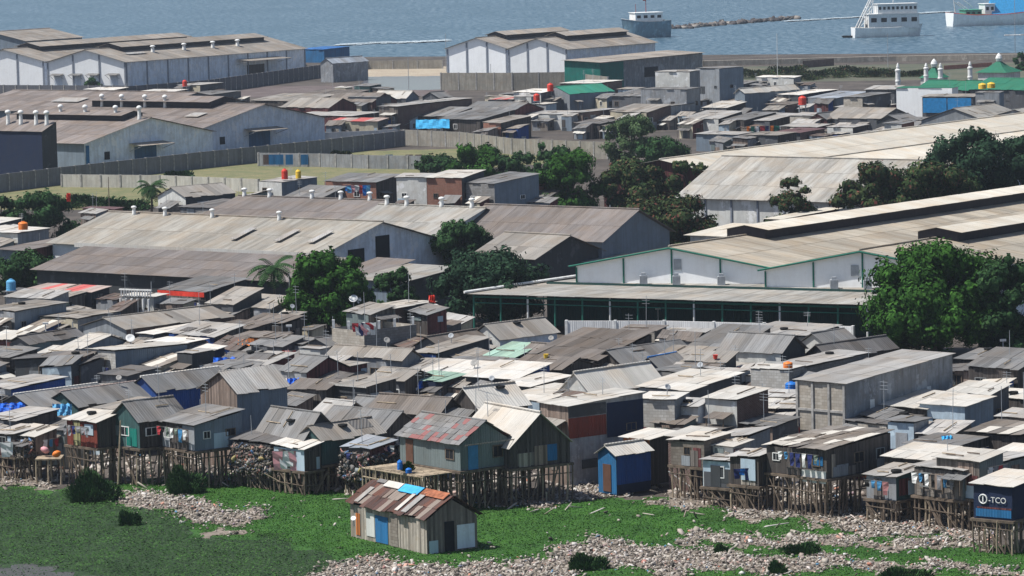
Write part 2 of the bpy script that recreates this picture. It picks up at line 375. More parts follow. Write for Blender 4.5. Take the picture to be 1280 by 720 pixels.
        for _ in range(3):
            v = random.uniform(0, D*.7); br.tube(s.L(-.1, v, -gz*.95), s.L(-.12, v+random.uniform(.6,1.6), -.2), .045, .035, 5)
        z = -random.uniform(.5,1.0); br.tube(s.L(0,-.14,z), s.L(W,-.13,z+.1), .04); br.tube(s.L(-.14,0,z), s.L(-.13,D,z-.1), .04)
        br.build('brace', PM('wood'), s.root)
    def openings(s, win, door):
        trA = math.atan2(s.a.y, s.a.x)+math.pi; trB = math.atan2(s.b.y, s.b.x)
        for face, ln, rz in (('A', s.W, trA), ('B', s.D, trB)):
            n = int(ln/1.7)
            if n < 1 or (win == 0 and not door): continue
            slots = list(range(n)); random.shuffle(slots); hh = s.wh
            if door and face in door:
                k = slots.pop(); u = (k+.5)*ln/n; dh = min(1.85, hh-.15)
                loc = s.L(u, -.03, 0) if face == 'A' else s.L(-.03, u, 0)
                copyo(PRD[random.choice(['doorblue','doorbrown','doorgrey','dark','white'])], s.root, 'door', loc, (0,0,rz), (.8, 1, dh))
            q = 0
            while slots and q < win:
                k = slots.pop(); q += 1; u = (k+.5)*ln/n; wd, hg = random.uniform(.6,1.05), random.uniform(.5,.95)
                z = min(hh*.58, hh-.6)
                if hh < 1.3: continue
                loc = s.L(u, -.02, z) if face == 'A' else s.L(-.02, u, z)
                f = copyo(PRW[random.choice(['white','wood','wood','wood','doorgrey'])], s.root, 'window', loc, (0,0,rz), (wd, 1, hg))
                copyo(PANE, f, 'pane')
    def canopy(s, face):
        ln = s.W if face == 'A' else s.D; w_ = min(ln*.9, random.uniform(1.4, 3.2)); u = random.uniform(0, ln-w_); z = s.wh*random.uniform(.62,.82); o = random.uniform(.7,1.3)
        f = (lambda x, y, z_: s.L(x, -y, z_)) if face == 'A' else (lambda x, y, z_: s.L(-y, x, z_))
        mb = MB(); sheets(mb, f(u, o, z-.3), f(u+w_, o, z-.3), f(u, .03, z), f(u+w_, .03, z), .8, 2, .15, wild=1.5); c = mb.build('canopy', RM(random.choice(['lt','gr','tan','br','cr','dk'])), s.root)
        q = MB()
        for x in (u+.1, u+w_-.1): q.tube(f(x, o-.1, 0 if s.z0 <= 1.1 else z-1.2), f(x, o-.1, z-.27), .04, n=5)
        q.build('prop_pole', PM('wood'), c)
    def ragwall(s, n):
        for i in range(n):
            face = random.choice('AAB'); ln = s.W if face == 'A' else s.D; w_ = min(ln*.5, random.uniform(.35, 1.4)); u = random.uniform(.05, max(.06, ln-w_)); z = random.choice([0, 0, random.uniform(.1, s.wh*.5)])
            hgt = min(s.wh-z-.15, random.uniform(.5, 1.6))
            if hgt < .2: continue
            s.panel(face, u, u+w_, z+.02, z+hgt, WM(random.choice(['pln','cgr','rag','gry','dkp','wov','gst','patc','pbl','mar','dgr','char'])), 'wall_patch', off=.03+.012*i)
        for i in range(max(1, n//2)):
            mb = MB(); u, v = random.uniform(.1,.7)*s.W, random.uniform(.1,.7)*s.D; l_ = random.uniform(.8, 2.2)
            du, dv = (min(l_, s.W-u), 0) if random.random() < .5 else (0, min(l_, s.D-v))
            if s.roof == 'none' or (s.roof[0] == 'a' and (u < s.W*s.rp) != (u+du < s.W*s.rp)) or (s.roof[0] == 'b' and (v < s.D*s.rp) != (v+dv < s.D*s.rp)): continue
            p, q = s.L(u, v, s.ht(u, v)+.16), s.L(u+du, v+dv, s.ht(u+du, v+dv)+.16)
            mb.tube(p, q, .045, .04, 5); mb.build('roof_batten', PM(random.choice(['wood','palewood'])), s.root)
    def panel(s, face, u0, u1, z0, z1, mat, name='wall_panel', label=None, off=.04):
        mb = MB()
        if face == 'A': q = [s.L(u0,-off,z0), s.L(u1,-off,z0), s.L(u1,-off,z1), s.L(u0,-off,z1)]; d = s.b*.03
        else: q = [s.L(-off,u0,z0), s.L(-off,u1,z0), s.L(-off,u1,z1), s.L(-off,u0,z1)]; d = s.a*.03
        lo = [p+d for p in q]; um = [(0,0),(u1-u0,0),(u1-u0,z1-z0),(0,z1-z0)]
        mb.solid(q+lo, [(0,1,2,3),(4,7,6,5),(0,4,5,1),(1,5,6,2),(2,6,7,3),(3,7,4,0)], [um]*6)
        o = mb.build(name, mat, s.root)
        if label: o['label'] = label
        return o
# ------------------------------------------------------------------ ground height
SH = [(-400,604),(0,598),(60,604),(150,596),(290,584),(350,602),(470,604),(500,632),(640,632),(700,612),(760,616),(800,604),(870,628),(960,632),(1010,632),(1060,640),(1120,640),(1210,650),(1290,676),(1700,690)]
SHW = [P(x, y, 0) for x, y in SH]
shx = np.array([p.x for p in SHW]); shy = np.array([p.y for p in SHW])
def gheight(x, y):
    ys = np.interp(x, shx, shy); d = (np.asarray(y)-ys-17)/22.0
    t = np.clip(d, 0, 1); return t*t*(3-2*t)*1.0
COAST_A, COAST_B = P(0, 74, 1), P(1280, 66, 1)
def coasty(x): return COAST_A.y + (x-COAST_A.x)*(COAST_B.y-COAST_A.y)/(COAST_B.x-COAST_A.x)
def grid_sheet(name, x0, x1, ys, nx, zf, mat, kind='structure', keep=None):
    xs = np.linspace(x0, x1, nx); X, Y = np.meshgrid(xs, ys); Z = zf(X, Y)
    v = np.stack([X, Y, Z], -1).reshape(-1, 3); ny = len(ys); f = []
    for j in range(ny-1):
        for i in range(nx-1):
            a = j*nx+i; f.append((a, a+1, a+nx+1, a+nx))
    me = bpy.data.meshes.new(name); me.from_pydata(v.tolist(), [], f); me.materials.append(mat); me.polygons.foreach_set('use_smooth', np.ones(len(f), dtype=bool))
    o = bpy.data.objects.new(name, me); COL.objects.link(o); return tag(o, kind=kind)
def inpoly(px, py, poly):
    c = np.zeros(len(px), bool); n = len(poly); j = n-1
    for i in range(n):
        xi, yi = poly[i]; xj, yj = poly[j]
        m_ = ((yi > py) != (yj > py)) & (px < (xj-xi)*(py-yi)/(yj-yi+1e-12)+xi); c ^= m_; j = i
    return c
def wpoly(pts, z=0): return [(P(x, y, z).x, P(x, y, z).y) for x, y in pts]
def poly_sheet(name, pts, z, mat, step=None, wob=.35, kind='structure', lift=.004):
    """flat patch with a ragged outline, following the ground"""
    w_ = wpoly(pts, z); out = []
    for (a, b) in zip(w_, w_[1:]+w_[:1]):
        n = max(1, int(math.hypot(b[0]-a[0], b[1]-a[1])/1.2))
        for k in range(n):
            t = k/n; out.append((a[0]+(b[0]-a[0])*t+random.uniform(-wob,wob), a[1]+(b[1]-a[1])*t+random.uniform(-wob,wob)*1.6, z+lift))
    me = bpy.data.meshes.new(name); me.from_pydata(out, [], [tuple(range(len(out)))]); me.materials.append(mat)
    o = bpy.data.objects.new(name, me); COL.objects.link(o)
    return tag(o, kind=kind)
def quads_obj(name, C, A, B, mat, parent=None):
    """many separate quads centre C, half axes A,B (n,3)"""
    n = len(C); v = np.stack([C-A-B, C+A-B, C+A+B, C-A+B], 1).reshape(-1, 3).astype(np.float32)
    me = bpy.data.meshes.new(name); me.vertices.add(4*n); me.vertices.foreach_set('co', v.ravel()); me.loops.add(4*n)
    me.loops.foreach_set('vertex_index', np.arange(4*n, dtype=np.int32)); me.polygons.add(n)
    me.polygons.foreach_set('loop_start', np.arange(0, 4*n, 4, dtype=np.int32)); me.polygons.foreach_set('loop_total', np.full(n, 4, dtype=np.int32))
    me.materials.append(mat); me.update(calc_edges=True); o = bpy.data.objects.new(name, me); COL.objects.link(o)
    if parent: o.parent = parent
    return o
def chunks_obj(name, C, S3, mat, parent=None):
    """many little irregular boxes"""
    n = len(C); cs = np.array([(-1,-1,-1),(1,-1,-1),(1,1,-1),(-1,1,-1),(-1,-1,1),(1,-1,1),(1,1,1),(-1,1,1)], float)
    J = cs[None]*RNG.uniform(.55, 1.1, (n, 8, 3))*S3[:, None, :]
    a, b = RNG.uniform(0, 6.28, n), RNG.uniform(-.9, .9, n)
    ca, sa, cb, sb = np.cos(a), np.sin(a), np.cos(b), np.sin(b)
    x = J[...,0]*cb[:,None]+J[...,2]*sb[:,None]; z = -J[...,0]*sb[:,None]+J[...,2]*cb[:,None]; y = J[...,1]
    X = x*ca[:,None]-y*sa[:,None]; Y = x*sa[:,None]+y*ca[:,None]
    v = (np.stack([X, Y, z], -1)+C[:,None]).reshape(-1,3).astype(np.float32)
    fs = np.array([(0,3,2,1),(4,5,6,7),(0,1,5,4),(1,2,6,5),(2,3,7,6),(3,0,4,7)])
    fi = (fs[None]+np.arange(n)[:,None,None]*8).reshape(-1).astype(np.int32)
    me = bpy.data.meshes.new(name); me.vertices.add(8*n); me.vertices.foreach_set('co', v.ravel()); me.loops.add(24*n)
    me.loops.foreach_set('vertex_index', fi); me.polygons.add(6*n)
    me.polygons.foreach_set('loop_start', np.arange(0, 24*n, 4, dtype=np.int32)); me.polygons.foreach_set('loop_total', np.full(6*n, 4, dtype=np.int32))
    me.materials.append(mat); me.update(calc_edges=True); o = bpy.data.objects.new(name, me); COL.objects.link(o)
    if parent: o.parent = parent
    return o
# ================================================================== SETTING
def groundmat():
    t = NT('dirt'); n = t.noise(t.coord('Object', (1,1,1)), .12, 8, .7); n2 = t.noise(t.coord('Object', (1,1,1)), 1.6, 5, .7)
    c = t.mix(t.maprange(n, 0, 1, .4, .65), (.055,.047,.04), (.12,.10,.085)); c = t.mix(t.maprange(n2, 0, .8, .5, .7), c, (.035,.03,.027))
    return t.out(c)
def grassmat(name, c1, c2, c3, s=.35):
    t = NT(name); n = t.noise(t.coord('Object', (1,1,1)), s, 8, .7); n2 = t.noise(t.coord('Object', (1,1,1)), 3.0, 5, .7)
    c = t.mix(t.maprange(n, 0, 1, .38, .62), c1, c2); c = t.mix(t.maprange(n2, 0, .9, .5, .66), c, c3)
    return t.out(c)
DIRT = groundmat()
ts = np.concatenate([np.linspace(0, .04, 8), np.linspace(.045, .33, 130), np.linspace(.34, 1, 40)])
xs = np.linspace(-320, 320, 220)
X, T = np.meshgrid(xs, ts); Y = 60+T*(coasty(X)-60); Z = gheight(X, Y)
v = np.stack([X, Y, Z], -1).reshape(-1, 3); nx = len(xs)
f = [(j*nx+i, j*nx+i+1, (j+1)*nx+i+1, (j+1)*nx+i) for j in range(len(ts)-1) for i in range(nx-1)]
me = bpy.data.meshes.new('ground'); me.from_pydata(v.tolist(), [], f); me.materials.append(DIRT)
o = bpy.data.objects.new('ground', me); COL.objects.link(o); tag(o, kind='structure')
# sea
t = NT('sea'); t.b.inputs['Roughness'].default_value = .32; t.b.inputs['Specular IOR Level'].default_value = .5
n1 = t.noise(t.coord('Object', (1,.32,1)), .55, 6, .62); n2 = t.noise(t.coord('Object', (1,.3,1)), .05, 4, .5)
c = t.mix(t.maprange(n1, 0, 1, .44, .60), (.03,.08,.12), (.14,.205,.25)); c = t.mix(t.maprange(n2, 0, .5, .4, .65), c, (.035,.085,.12))  # light and shade of the waves mixed into the colour
t.bump(n1, .55, .5); t.out(c)
sea = MB(); sea.face([(-1400,900,0),(1400,900,0),(1400,3050,0),(-1400,3050,0)]); o = sea.build('sea', t.m); tag(o, kind='structure')
# pale shore strip + scrub verge near the sea wall on the right
def strip(name, pts, z, mat, kind='structure', lift=.01): return poly_sheet(name, pts, z, mat, wob=.5, kind=kind, lift=lift)
DRY = grassmat('dry_grass', (.22,.19,.10), (.13,.14,.065), (.07,.10,.035)); SCRUB = grassmat('scrub', (.07,.085,.055), (.13,.12,.085), (.045,.055,.04), .1)
SAND = grassmat('sand', (.42,.37,.28), (.33,.27,.2), (.22,.15,.11), .2)
strip('dry_field', [(-30,208),(320,196),(420,190),(560,186),(720,186),(740,200),(560,214),(430,232),(330,250),(120,262),(-30,262)], 1, DRY)
strip('sand_shore', [(440,84),(700,82),(690,97),(440,101)], 1, SAND)
strip('scrubland', [(880,84),(1290,78),(1290,98),(880,104)], 1, SCRUB)
strip('rubble_ground', [(300,108),(560,106),(560,120),(300,122)], 1, grassmat('mud', (.10,.075,.07), (.16,.13,.12), (.06,.05,.05), .2), lift=.012)
pw = NT('pond_water'); pw.b.inputs['Roughness'].default_value = .15; pw.out(pw.mix(.5, (.16,.16,.17), (.16,.16,.17)))
strip('pond', [(455,96),(560,95),(556,112),(450,114)], 1, pw.m, lift=.03)
# wetland in front
GREEN = grassmat('wet_grass', (.028,.085,.014), (.045,.125,.02), (.02,.06,.014)); HY = grassmat('hyacinth_bed', (.022,.045,.016), (.032,.062,.022), (.012,.028,.012), .5)
def warp(x, y): return x+.5*np.sin(y*1.1+x*.7)+.35*np.sin(x*2.3+1), y+1.3*np.sin(x*.9)+.9*np.sin(x*2.1+y*.3)+.5*np.sin(x*4.7)
def follow_patch(name, pts, mat, lift, kind='structure', cell=1.2):
    poly = wpoly(pts); px = [p[0] for p in poly]; py = [p[1] for p in poly]
    xs = np.arange(min(px)-2, max(px)+2, cell); ys = np.arange(min(py)-2, max(py)+2, cell)
    X, Y = np.meshgrid(xs, ys); X = X+RNG.uniform(-.4,.4,X.shape)*cell; Y = Y+RNG.uniform(-.4,.4,Y.shape)*cell
    Z = gheight(X, Y)+lift+RNG.uniform(0,.004,X.shape); n = len(xs); v = np.stack([X,Y,Z],-1).reshape(-1,3)
    j, i = np.meshgrid(np.arange(len(ys)-1), np.arange(n-1), indexing='ij'); a = (j*n+i).ravel()
    f = np.stack([a, a+1, a+n+1, a+n], 1); cen = v[f].mean(1); wx, wy = warp(cen[:,0], cen[:,1]); k = inpoly(wx, wy, poly)
    me = bpy.data.meshes.new(name); me.from_pydata(v.tolist(), [], f[k].tolist()); me.materials.append(mat); me.polygons.foreach_set('use_smooth', np.ones(k.sum(), dtype=bool))
    o = bpy.data.objects.new(name, me); COL.objects.link(o); return tag(o, kind=kind)
SHORE = [(-60,602),(0,606),(80,612),(150,604),(200,598),(290,592),(350,605),(400,612),(470,612),(500,640),(600,636),(700,626),(740,630),(820,620),(880,634),(1000,640),(1000,648),(1060,660),(1100,664),(1230,676),(1290,690),(1340,690),(1340,760),(-60,760)]
follow_patch('wet_grass', SHORE, GREEN, .03)
HYP = [(-60,612),(70,614),(120,625),(200,640),(260,672),(330,672),(400,690),(440,700),(480,712),(480,760),(-60,760)]
follow_patch('hyacinth_bed', HYP, HY, .045)
follow_patch('muddy_water', [(-60,708),(20,706),(90,714),(130,722),(150,760),(-60,760)], PM('mudwater', (.075,.075,.07), rough=.6), .062)
RUB = [
 [(158,613),(178,609),(205,618),(235,630),(300,634),(330,641),(322,653),(262,654),(222,645),(195,641),(160,630)],
 [(254,662),(292,660),(294,668),(258,670)],
 [(395,706),(440,702),(560,705),(640,710),(668,696),(700,681),(745,677),(830,683),(900,692),(960,695),(1060,699),(1180,706),(1290,714),(1290,722),(1100,712),(900,718),(860,716),(780,711),(720,711),(690,735),(395,735)],
 [(842,673),(900,669),(1000,671),(1060,676),(1140,674),(1225,682),(1225,690),(1100,685),(1000,683),(860,682)],
 [(600,634),(680,616),(720,606),(752,602),(775,618),(770,626),(720,627),(650,634)],
 [(840,612),(875,618),(905,638),(850,640),(820,630)],
 [(905,646),(930,632),(960,622),(1000,616),(1030,605),(1020,640),(985,648),(940,647)],
 [(1015,650),(1060,640),(1110,642),(1235,650),(1235,678),(1140,670),(1060,666),(1010,658)],
 [(-20,600),(76,598),(78,606),(30,609),(-20,607)]]
rubw = [wpoly(p) for p in RUB]
t = NT('rubble'); g = t.add('ShaderNodeNewGeometry')
c = t.ramp(g.outputs['Random Per Island'], [(0,(.05,.045,.04)),(.22,(.20,.17,.14)),(.45,(.36,.32,.27)),(.7,(.48,.44,.39)),(.86,(.27,.21,.18)),(.95,(.6,.58,.55)),(.98,(.5,.2,.12)),(.995,(.1,.25,.4))])
[setattr(r, 'color_ramp', r.color_ramp) for r in []]
RUBM = t.out(c)
RUBBED = grassmat('rubble_bed', (.17,.14,.11), (.26,.22,.18), (.07,.06,.05), .8)
for i, p in enumerate(RUB):
    follow_patch('rubble_ground', p, RUBBED, .055, cell=.7)
def scatter(polys, dens, margin=0):
    out = []
    for poly in polys:
        px = [q[0] for q in poly]; py = [q[1] for q in poly]; a = (max(px)-min(px))*(max(py)-min(py)); n = int(a*dens)
        x = RNG.uniform(min(px)-2, max(px)+2, n); y = RNG.uniform(min(py)-3, max(py)+3, n); k = inpoly(*warp(x, y), poly); out.append(np.stack([x[k], y[k]], 1))
    return np.concatenate(out)
pt = scatter(rubw, 42); n = len(pt)
jit = RNG.normal(0, .5, pt.shape); far_ = RNG.random(n) < .08; jit[far_] *= 3.5; pt = pt+jit; z = gheight(pt[:,0], pt[:,1])
sz = RNG.lognormal(math.log(.048), .45, n).clip(.025, .2); S3 = np.stack([sz*RNG.uniform(.9,2.4,n), sz, sz*RNG.uniform(.3,.8,n)], 1)
o = chunks_obj('rubble', np.stack([pt[:,0], pt[:,1], z+.05+RNG.uniform(0,.10,n)], 1), S3, RUBM); tag(o, 'pale broken shells and litter heaped in bands on the wet grass', 'rubble', kind='stuff')
# loose litter on grass
lit = scatter([wpoly([(330,610),(500,640),(760,640),(1000,645),(1100,670),(1250,690),(1280,716),(500,716),(330,690)])], .22)
lit = lit[RNG.random(len(lit)) < .2+.8*(np.sin(lit[:,0]*.7)*np.cos(lit[:,1]*.4) > .2)]
n = len(lit); sz = RNG.uniform(.03,.13,n)
o = chunks_obj('litter', np.stack([lit[:,0], lit[:,1], .12+RNG.uniform(0,.1,n)], 1), np.stack([sz*1.6, sz, sz*.5], 1), RUBM); tag(o, 'scattered pale litter lying in the green grass', 'litter', kind='stuff')
shade = scatter([wpoly([(-20,560),(300,556),(450,575),(490,600),(640,590),(720,575),(840,580),(1000,590),(1100,610),(1230,630),(1290,640),(1290,680),(1220,652),(1060,640),(900,630),(800,606),(640,634),(500,634),(350,602),(-20,600)])], 2.2)
n = len(shade); sz = RNG.uniform(.05,.2,n)
o = chunks_obj('trash', np.stack([shade[:,0], shade[:,1], gheight(shade[:,0], shade[:,1])+.08], 1), np.stack([sz*1.4, sz, sz*.6], 1), RUBM); tag(o, 'household trash strewn under the stilt houses', 'trash', kind='stuff')
dw = scatter([wpoly(q) for q in ([(0,598),(300,590),(420,600),(480,632),(640,632),(760,600),(900,640),(1060,640),(1280,660),(1280,700),(1060,676),(840,650),(620,642),(470,640),(330,614),(0,612)],)], .22); n = len(dw)
o = chunks_obj('driftwood', np.stack([dw[:,0], dw[:,1], np.full(n,.16)], 1), np.stack([RNG.uniform(.3,1.0,n), RNG.uniform(.03,.07,n), RNG.uniform(.02,.05,n)], 1), RUBM); tag(o, 'broken planks and sticks lying along the foot of the stilts', 'driftwood', kind='stuff')
# leaves: hyacinth and grass tufts
def leafmat(name, cols, patchy=None):
    t = NT(name); g = t.add('ShaderNodeNewGeometry'); n = t.noise(t.coord('Object', (1,1,1)), .35, 4)
    k = len(cols); c = t.ramp(g.outputs['Random Per Island'], [(i/(k-1) if k > 1 else 0, cc) for i, cc in enumerate(cols)])
    c = t.scale_col(c, t.maprange(n, .75, 1.6, .3, .7))
    if patchy: c = t.mix(t.maprange(t.noise(t.coord('Object', (1,.5,1)), .16, 5, .65), 0, .75, .5, .68), c, patchy)
    t.b.inputs['Roughness'].default_value = .9; t.b.inputs['Specular IOR Level'].default_value = .06; return t.out(c)
def leaves(name, pts, z, size, tilt, mat, parent=None, up=0):
    n = len(pts); a = RNG.uniform(0, 6.28, n); s = size*RNG.uniform(.6,1.4,n)
    A = np.stack([np.cos(a)*s, np.sin(a)*s, RNG.uniform(-tilt,tilt,n)*s], 1)
    B = np.stack([-np.sin(a)*s*.6, np.cos(a)*s*.6, RNG.uniform(-tilt,tilt,n)*s+up*s], 1)
    return quads_obj(name, np.stack([pts[:,0], pts[:,1], z], 1), A, B, mat, parent)
inr = lambda p: np.any([inpoly(*warp(p[:,0], p[:,1]), r) for r in rubw], axis=0)
hyw = wpoly(HYP); pt = scatter([hyw], 66); pt = pt[~inr(pt)]; mw = inpoly(pt[:,0], pt[:,1], wpoly([(-60,708),(20,706),(90,714),(130,722),(150,760),(-60,760)])); pt = pt[~mw | (RNG.random(len(pt)) < .25)]
clump = np.sin(pt[:,0]*.9+np.sin(pt[:,1]*.5)*2)*np.cos(pt[:,1]*.35+pt[:,0]*.22)
o = leaves('water_hyacinth', pt, .08+RNG.uniform(0,.16,len(pt))+.04*clump, .045, .4, leafmat('hyacinth', [(.018,.045,.012),(.026,.065,.016),(.033,.082,.019),(.038,.09,.022),(.065,.125,.04)], patchy=(.012,.028,.012)))
tag(o, 'floating mat of dark green water hyacinth at the lower left', 'water hyacinth', kind='stuff')
grw = wpoly(SHORE); pt = scatter([grw], 80); pt = pt[~inr(pt)]; pt = pt[~inpoly(pt[:,0], pt[:,1], hyw)]; pt = pt[(pt[:,1] > 232)]
o = leaves('grass', pt, gheight(pt[:,0], pt[:,1])+.05+RNG.uniform(0,.04,len(pt)), .032, .25, leafmat('grass_blades', [(.02,.058,.010),(.026,.080,.012),(.032,.095,.014),(.04,.11,.016),(.065,.13,.026)], patchy=(.042,.085,.02)), up=.5)
tag(o, 'bright green grass covering the mud flat in front of the stilts', 'grass', kind='stuff')
# shrub clumps at the shore
BUSH = leafmat('bush', [(.018,.045,.018),(.028,.07,.022),(.038,.09,.028),(.06,.12,.04)])
def bush(label, cx, ybase, wpx, hpx, mat=BUSH, dens=1.0, leaf=.085, name='bush', z=0.0, group=None, spiky=.8):
    p = P(cx, ybase, z); k = sc(p); rx, hz = wpx/2/k, hpx/k
    n = int(6000*dens); leaf = leaf*.7; u = RNG.normal(0, 1, (n, 3)); u /= np.linalg.norm(u, axis=1)[:,None]; r = RNG.uniform(.35, 1, n)**.5
    lump = 1+.22*np.sin(u[:,0]*5+cx)+.18*np.sin(u[:,1]*6+u[:,2]*4)
    C = u*(r*lump)[:,None]*np.array([rx, rx*.8, hz*.62]); C[:,2] = np.abs(C[:,2]+hz*.15)
    a = RNG.uniform(0, 6.28, n); s = leaf*RNG.uniform(.6,1.6,n)
    A = np.stack([np.cos(a)*s*.45, np.sin(a)*s*.45, RNG.uniform(-.3,.3,n)*s], 1); B = u*s[:,None]*.8+np.stack([np.zeros(n), np.zeros(n), s*spiky], 1)
    r0_ = thing(name, label, name.replace('_', ' '), p, 0, group)
    quads_obj('foliage', C, A, B, mat, r0_)
    st = MB()
    for k2 in range(7): st.tube((random.uniform(-.2,.2), random.uniform(-.2,.2), -.1), (random.uniform(-rx,rx)*.6, random.uniform(-rx,rx)*.5, hz*.75), .03, .01, 5)
    st.build('stem', PM('bark'), r0_)
    return r0_
bush('large round dark green bush below the red and yellow wall', 115, 627, 64, 46, dens=1.9)
bush('dark green bush beside the pebble bank, under the long row of stilts', 229, 617, 46, 40, dens=1.3)
bush('small dark tuft in the hyacinth between the two big bushes', 161, 657, 26, 22, dens=.6)
bush('low green bush on the pale rubble band at the bottom centre', 732, 712, 46, 24, dens=.9)
bush('flat green bush on the grass strip at lower right', 1005, 692, 46, 16, dens=.7)
bush('small dark tuft on the bottom rubble band at right', 970, 718, 22, 20, dens=.5)
bush('tiny green tuft on the upper rubble band', 901, 692, 18, 13, dens=.3)
bush('spreading green bush at the lower right corner', 1128, 722, 60, 14, dens=.8)
# green strips between rubble bands
# ================================================================== TREES
def crownmat(name, dark, mid, light, odd=None):
    cols = [dark, dark, mid, mid, light] + ([odd] if odd else [])
    return leafmat('leaf_'+name, cols)
CM = dict(bright=crownmat('bright', (.014,.042,.008), (.026,.075,.012), (.045,.115,.02)), mid=crownmat('mid', (.014,.038,.014), (.027,.064,.022), (.045,.09,.032)),
          dark=crownmat('dark', (.010,.026,.015), (.018,.042,.022), (.030,.060,.032)), red=crownmat('red', (.018,.032,.014), (.032,.052,.020), (.050,.066,.026), (.11,.035,.03)),
          olive=crownmat('olive', (.014,.030,.012), (.030,.052,.018), (.060,.080,.03), (.10,.045,.035)), pale=crownmat('pale', (.03,.055,.025), (.06,.10,.04), (.12,.16,.08)))
def tree(label, cx, ytop, ybase, wpx, kind, clumps=16, leaf=.20, n=9000, name='broadleaf_tree', low=.25, group=None, z=1.0, airy=0, dpx=None):
    p = P(cx, ybase, z); k = sc(p); h = (ybase-ytop)/k; R = wpx/2/k
    r0_ = thing(name, label, 'tree', p, 0, group); cz0, cz1 = h*low, h
    Cs = []
    clumps = int(clumps*2.2); n = int(n*2.6); leaf = leaf*.62
    for i in range(clumps):
        a = i*2.39996+random.uniform(-.5,.5); q = math.sqrt((i+.5)/clumps); zz = random.random()
        prof = math.sqrt(max(.05, 1-(abs(zz-.42)/.62)**2.2))
        rr = R*.84*q*prof; cr = R*random.uniform(.17,.33)*(1-.25*airy)
        Cs.append((rr*math.cos(a), rr*math.sin(a), cz0+(cz1-cz0-cr*.75)*zz+cr*.1, cr))
    tr = MB(); tr.tube((0,0,-.3), (0,0,h*.3), max(.16,h*.028), max(.12,h*.02), 8)
    for x, y, zc, cr in Cs[::2]:
        mid = (x*.35, y*.35, h*.3+(zc-h*.3)*.55 if zc > h*.3 else h*.3); tr.tube((0,0,h*.27), mid, h*.013+.04, .06, 6); tr.tube(mid, (x,y,zc), .06, .025, 5)
    tr.build('trunk', PM('bark'), r0_)
    pts, nr = [], []
    vol = np.array([c[3]**2 for c in Cs]); vol = vol/vol.sum()
    for (x, y, zc, cr), fr in zip(Cs, vol):
        m_ = int(n*fr); u = RNG.normal(0,1,(m_,3)); u /= np.linalg.norm(u,axis=1)[:,None]
        r = (.35+.75*RNG.random(m_)**.7)*cr*(1+.25*np.sin(u[:,0]*7+x)+.16*np.sin(u[:,1]*8+u[:,2]*5))
        c = u*r[:,None]; c[:,2] *= .78; pts.append(c+np.array([x,y,zc])); nr.append(u)
    C = np.concatenate(pts); U = np.concatenate(nr); n_ = len(C)
    q = RNG.normal(0,1,(n_,3)); A = np.cross(U, q); A /= np.linalg.norm(A,axis=1)[:,None]; Bv = np.cross(U, A)+.7*RNG.normal(0,.5,(n_,3))
    s = leaf*RNG.uniform(.55,1.35,n_); quads_obj('crown', C, A*s[:,None], Bv*s[:,None]*.6, CM[kind], r0_)
    return r0_
def palm(label, cx, ytop, ybase, wpx, z=1.0):
    p = P(cx, ybase, z); k = sc(p); h = (ybase-ytop)/k*.8; R = wpx/2/k; r0_ = thing('palm_tree', label, 'palm', p)
    m = MB(); m.tube((0,0,-.2), (.15,.1,h*.5), .17, .13, 8); m.tube((.15,.1,h*.49), (.1,.25,h), .13, .1, 8); m.build('trunk', PM('bark'), r0_)
    C, A, B = [], [], []
    for i in range(26):
        a = i*2.4; el = random.uniform(-.35, 1.1); L_ = R*random.uniform(.8,1.1); prev = Vector((.1,.25,h))
        d = Vector((math.cos(a)*math.cos(el), math.sin(a)*math.cos(el), math.sin(el)))
        for j in range(14):
            d = (d+Vector((0,0,-.11))).normalized(); cur = prev+d*L_/14; side = d.cross(Vector((0,0,1))).normalized()
            wd = .42*math.sin(math.pi*(j+1.5)/16)+.06
            for sg in (-1,1):
                C.append((prev+cur)/2+side*sg*wd*.5+Vector((0,0,-.1*wd))); A.append(side*sg*wd*.5+Vector((0,0,-.22*wd))); B.append((cur-prev)*.32)
            prev = cur
    quads_obj('frond', np.array(C), np.array(A), np.array(B), CM['mid'], r0_); return r0_
tree('big bright green tree beside the long brown roof, left of centre', 411, 311, 416, 122, 'bright', 22, .2, 15000, low=.12)
tree('broad dark tree left of the white-gabled warehouse', 617, 312, 405, 150, 'dark', 24, .2, 15000, low=.12)
tree('round dark tree behind the wide one, above the grey tin roofs', 578, 275, 352, 84, 'mid', 16, .2, 8000, low=.15)
tree('thin leafed tree between the bright tree and the flat grey roof', 493, 334, 405, 74, 'mid', 12, .19, 5000, airy=.6, low=.1)
tree('huge bright green tree beside the warehouse veranda at right', 1168, 303, 446, 178, 'bright', 30, .2, 24000, low=.08)
tree('leafy green tree at the right edge behind the huge one', 1252, 318, 446, 110, 'mid', 20, .2, 13000, low=.08)
tree('dark reddish round tree behind the white gable', 832, 238, 322, 142, 'red', 24, .22, 16000, low=.06)
tree('green tree with light clumps behind the centre roofs', 713, 186, 266, 92, 'bright', 16, .24, 8000, low=.05)
tree('sparse green tree left of the centre clump', 690, 178, 240, 70, 'mid', 12, .24, 4500, airy=.5, low=.05)
tree('dark olive tree hiding the maroon gable', 790, 200, 262, 92, 'olive', 16, .24, 8000, low=.05)
tree('olive tree at the left foot of the big grey roof', 862, 200, 262, 70, 'olive', 12, .24, 5000, airy=.5, low=.05)
tree('very dark dense tree on the upper right', 1212, 157, 290, 136, 'dark', 24, .26, 14000, low=.05)
tree('very dark tree at the right edge above the long monitor roof', 1285, 172, 285, 100, 'dark', 14, .26, 8000, low=.05)
tree('reddish brown tree beside the grey hipped roof', 1090, 203, 302, 116, 'red', 16, .24, 9000, low=.05)
tree('green bushy tree between the reddish and the very dark ones', 1166, 203, 300, 116, 'olive', 14, .24, 8000, low=.05)
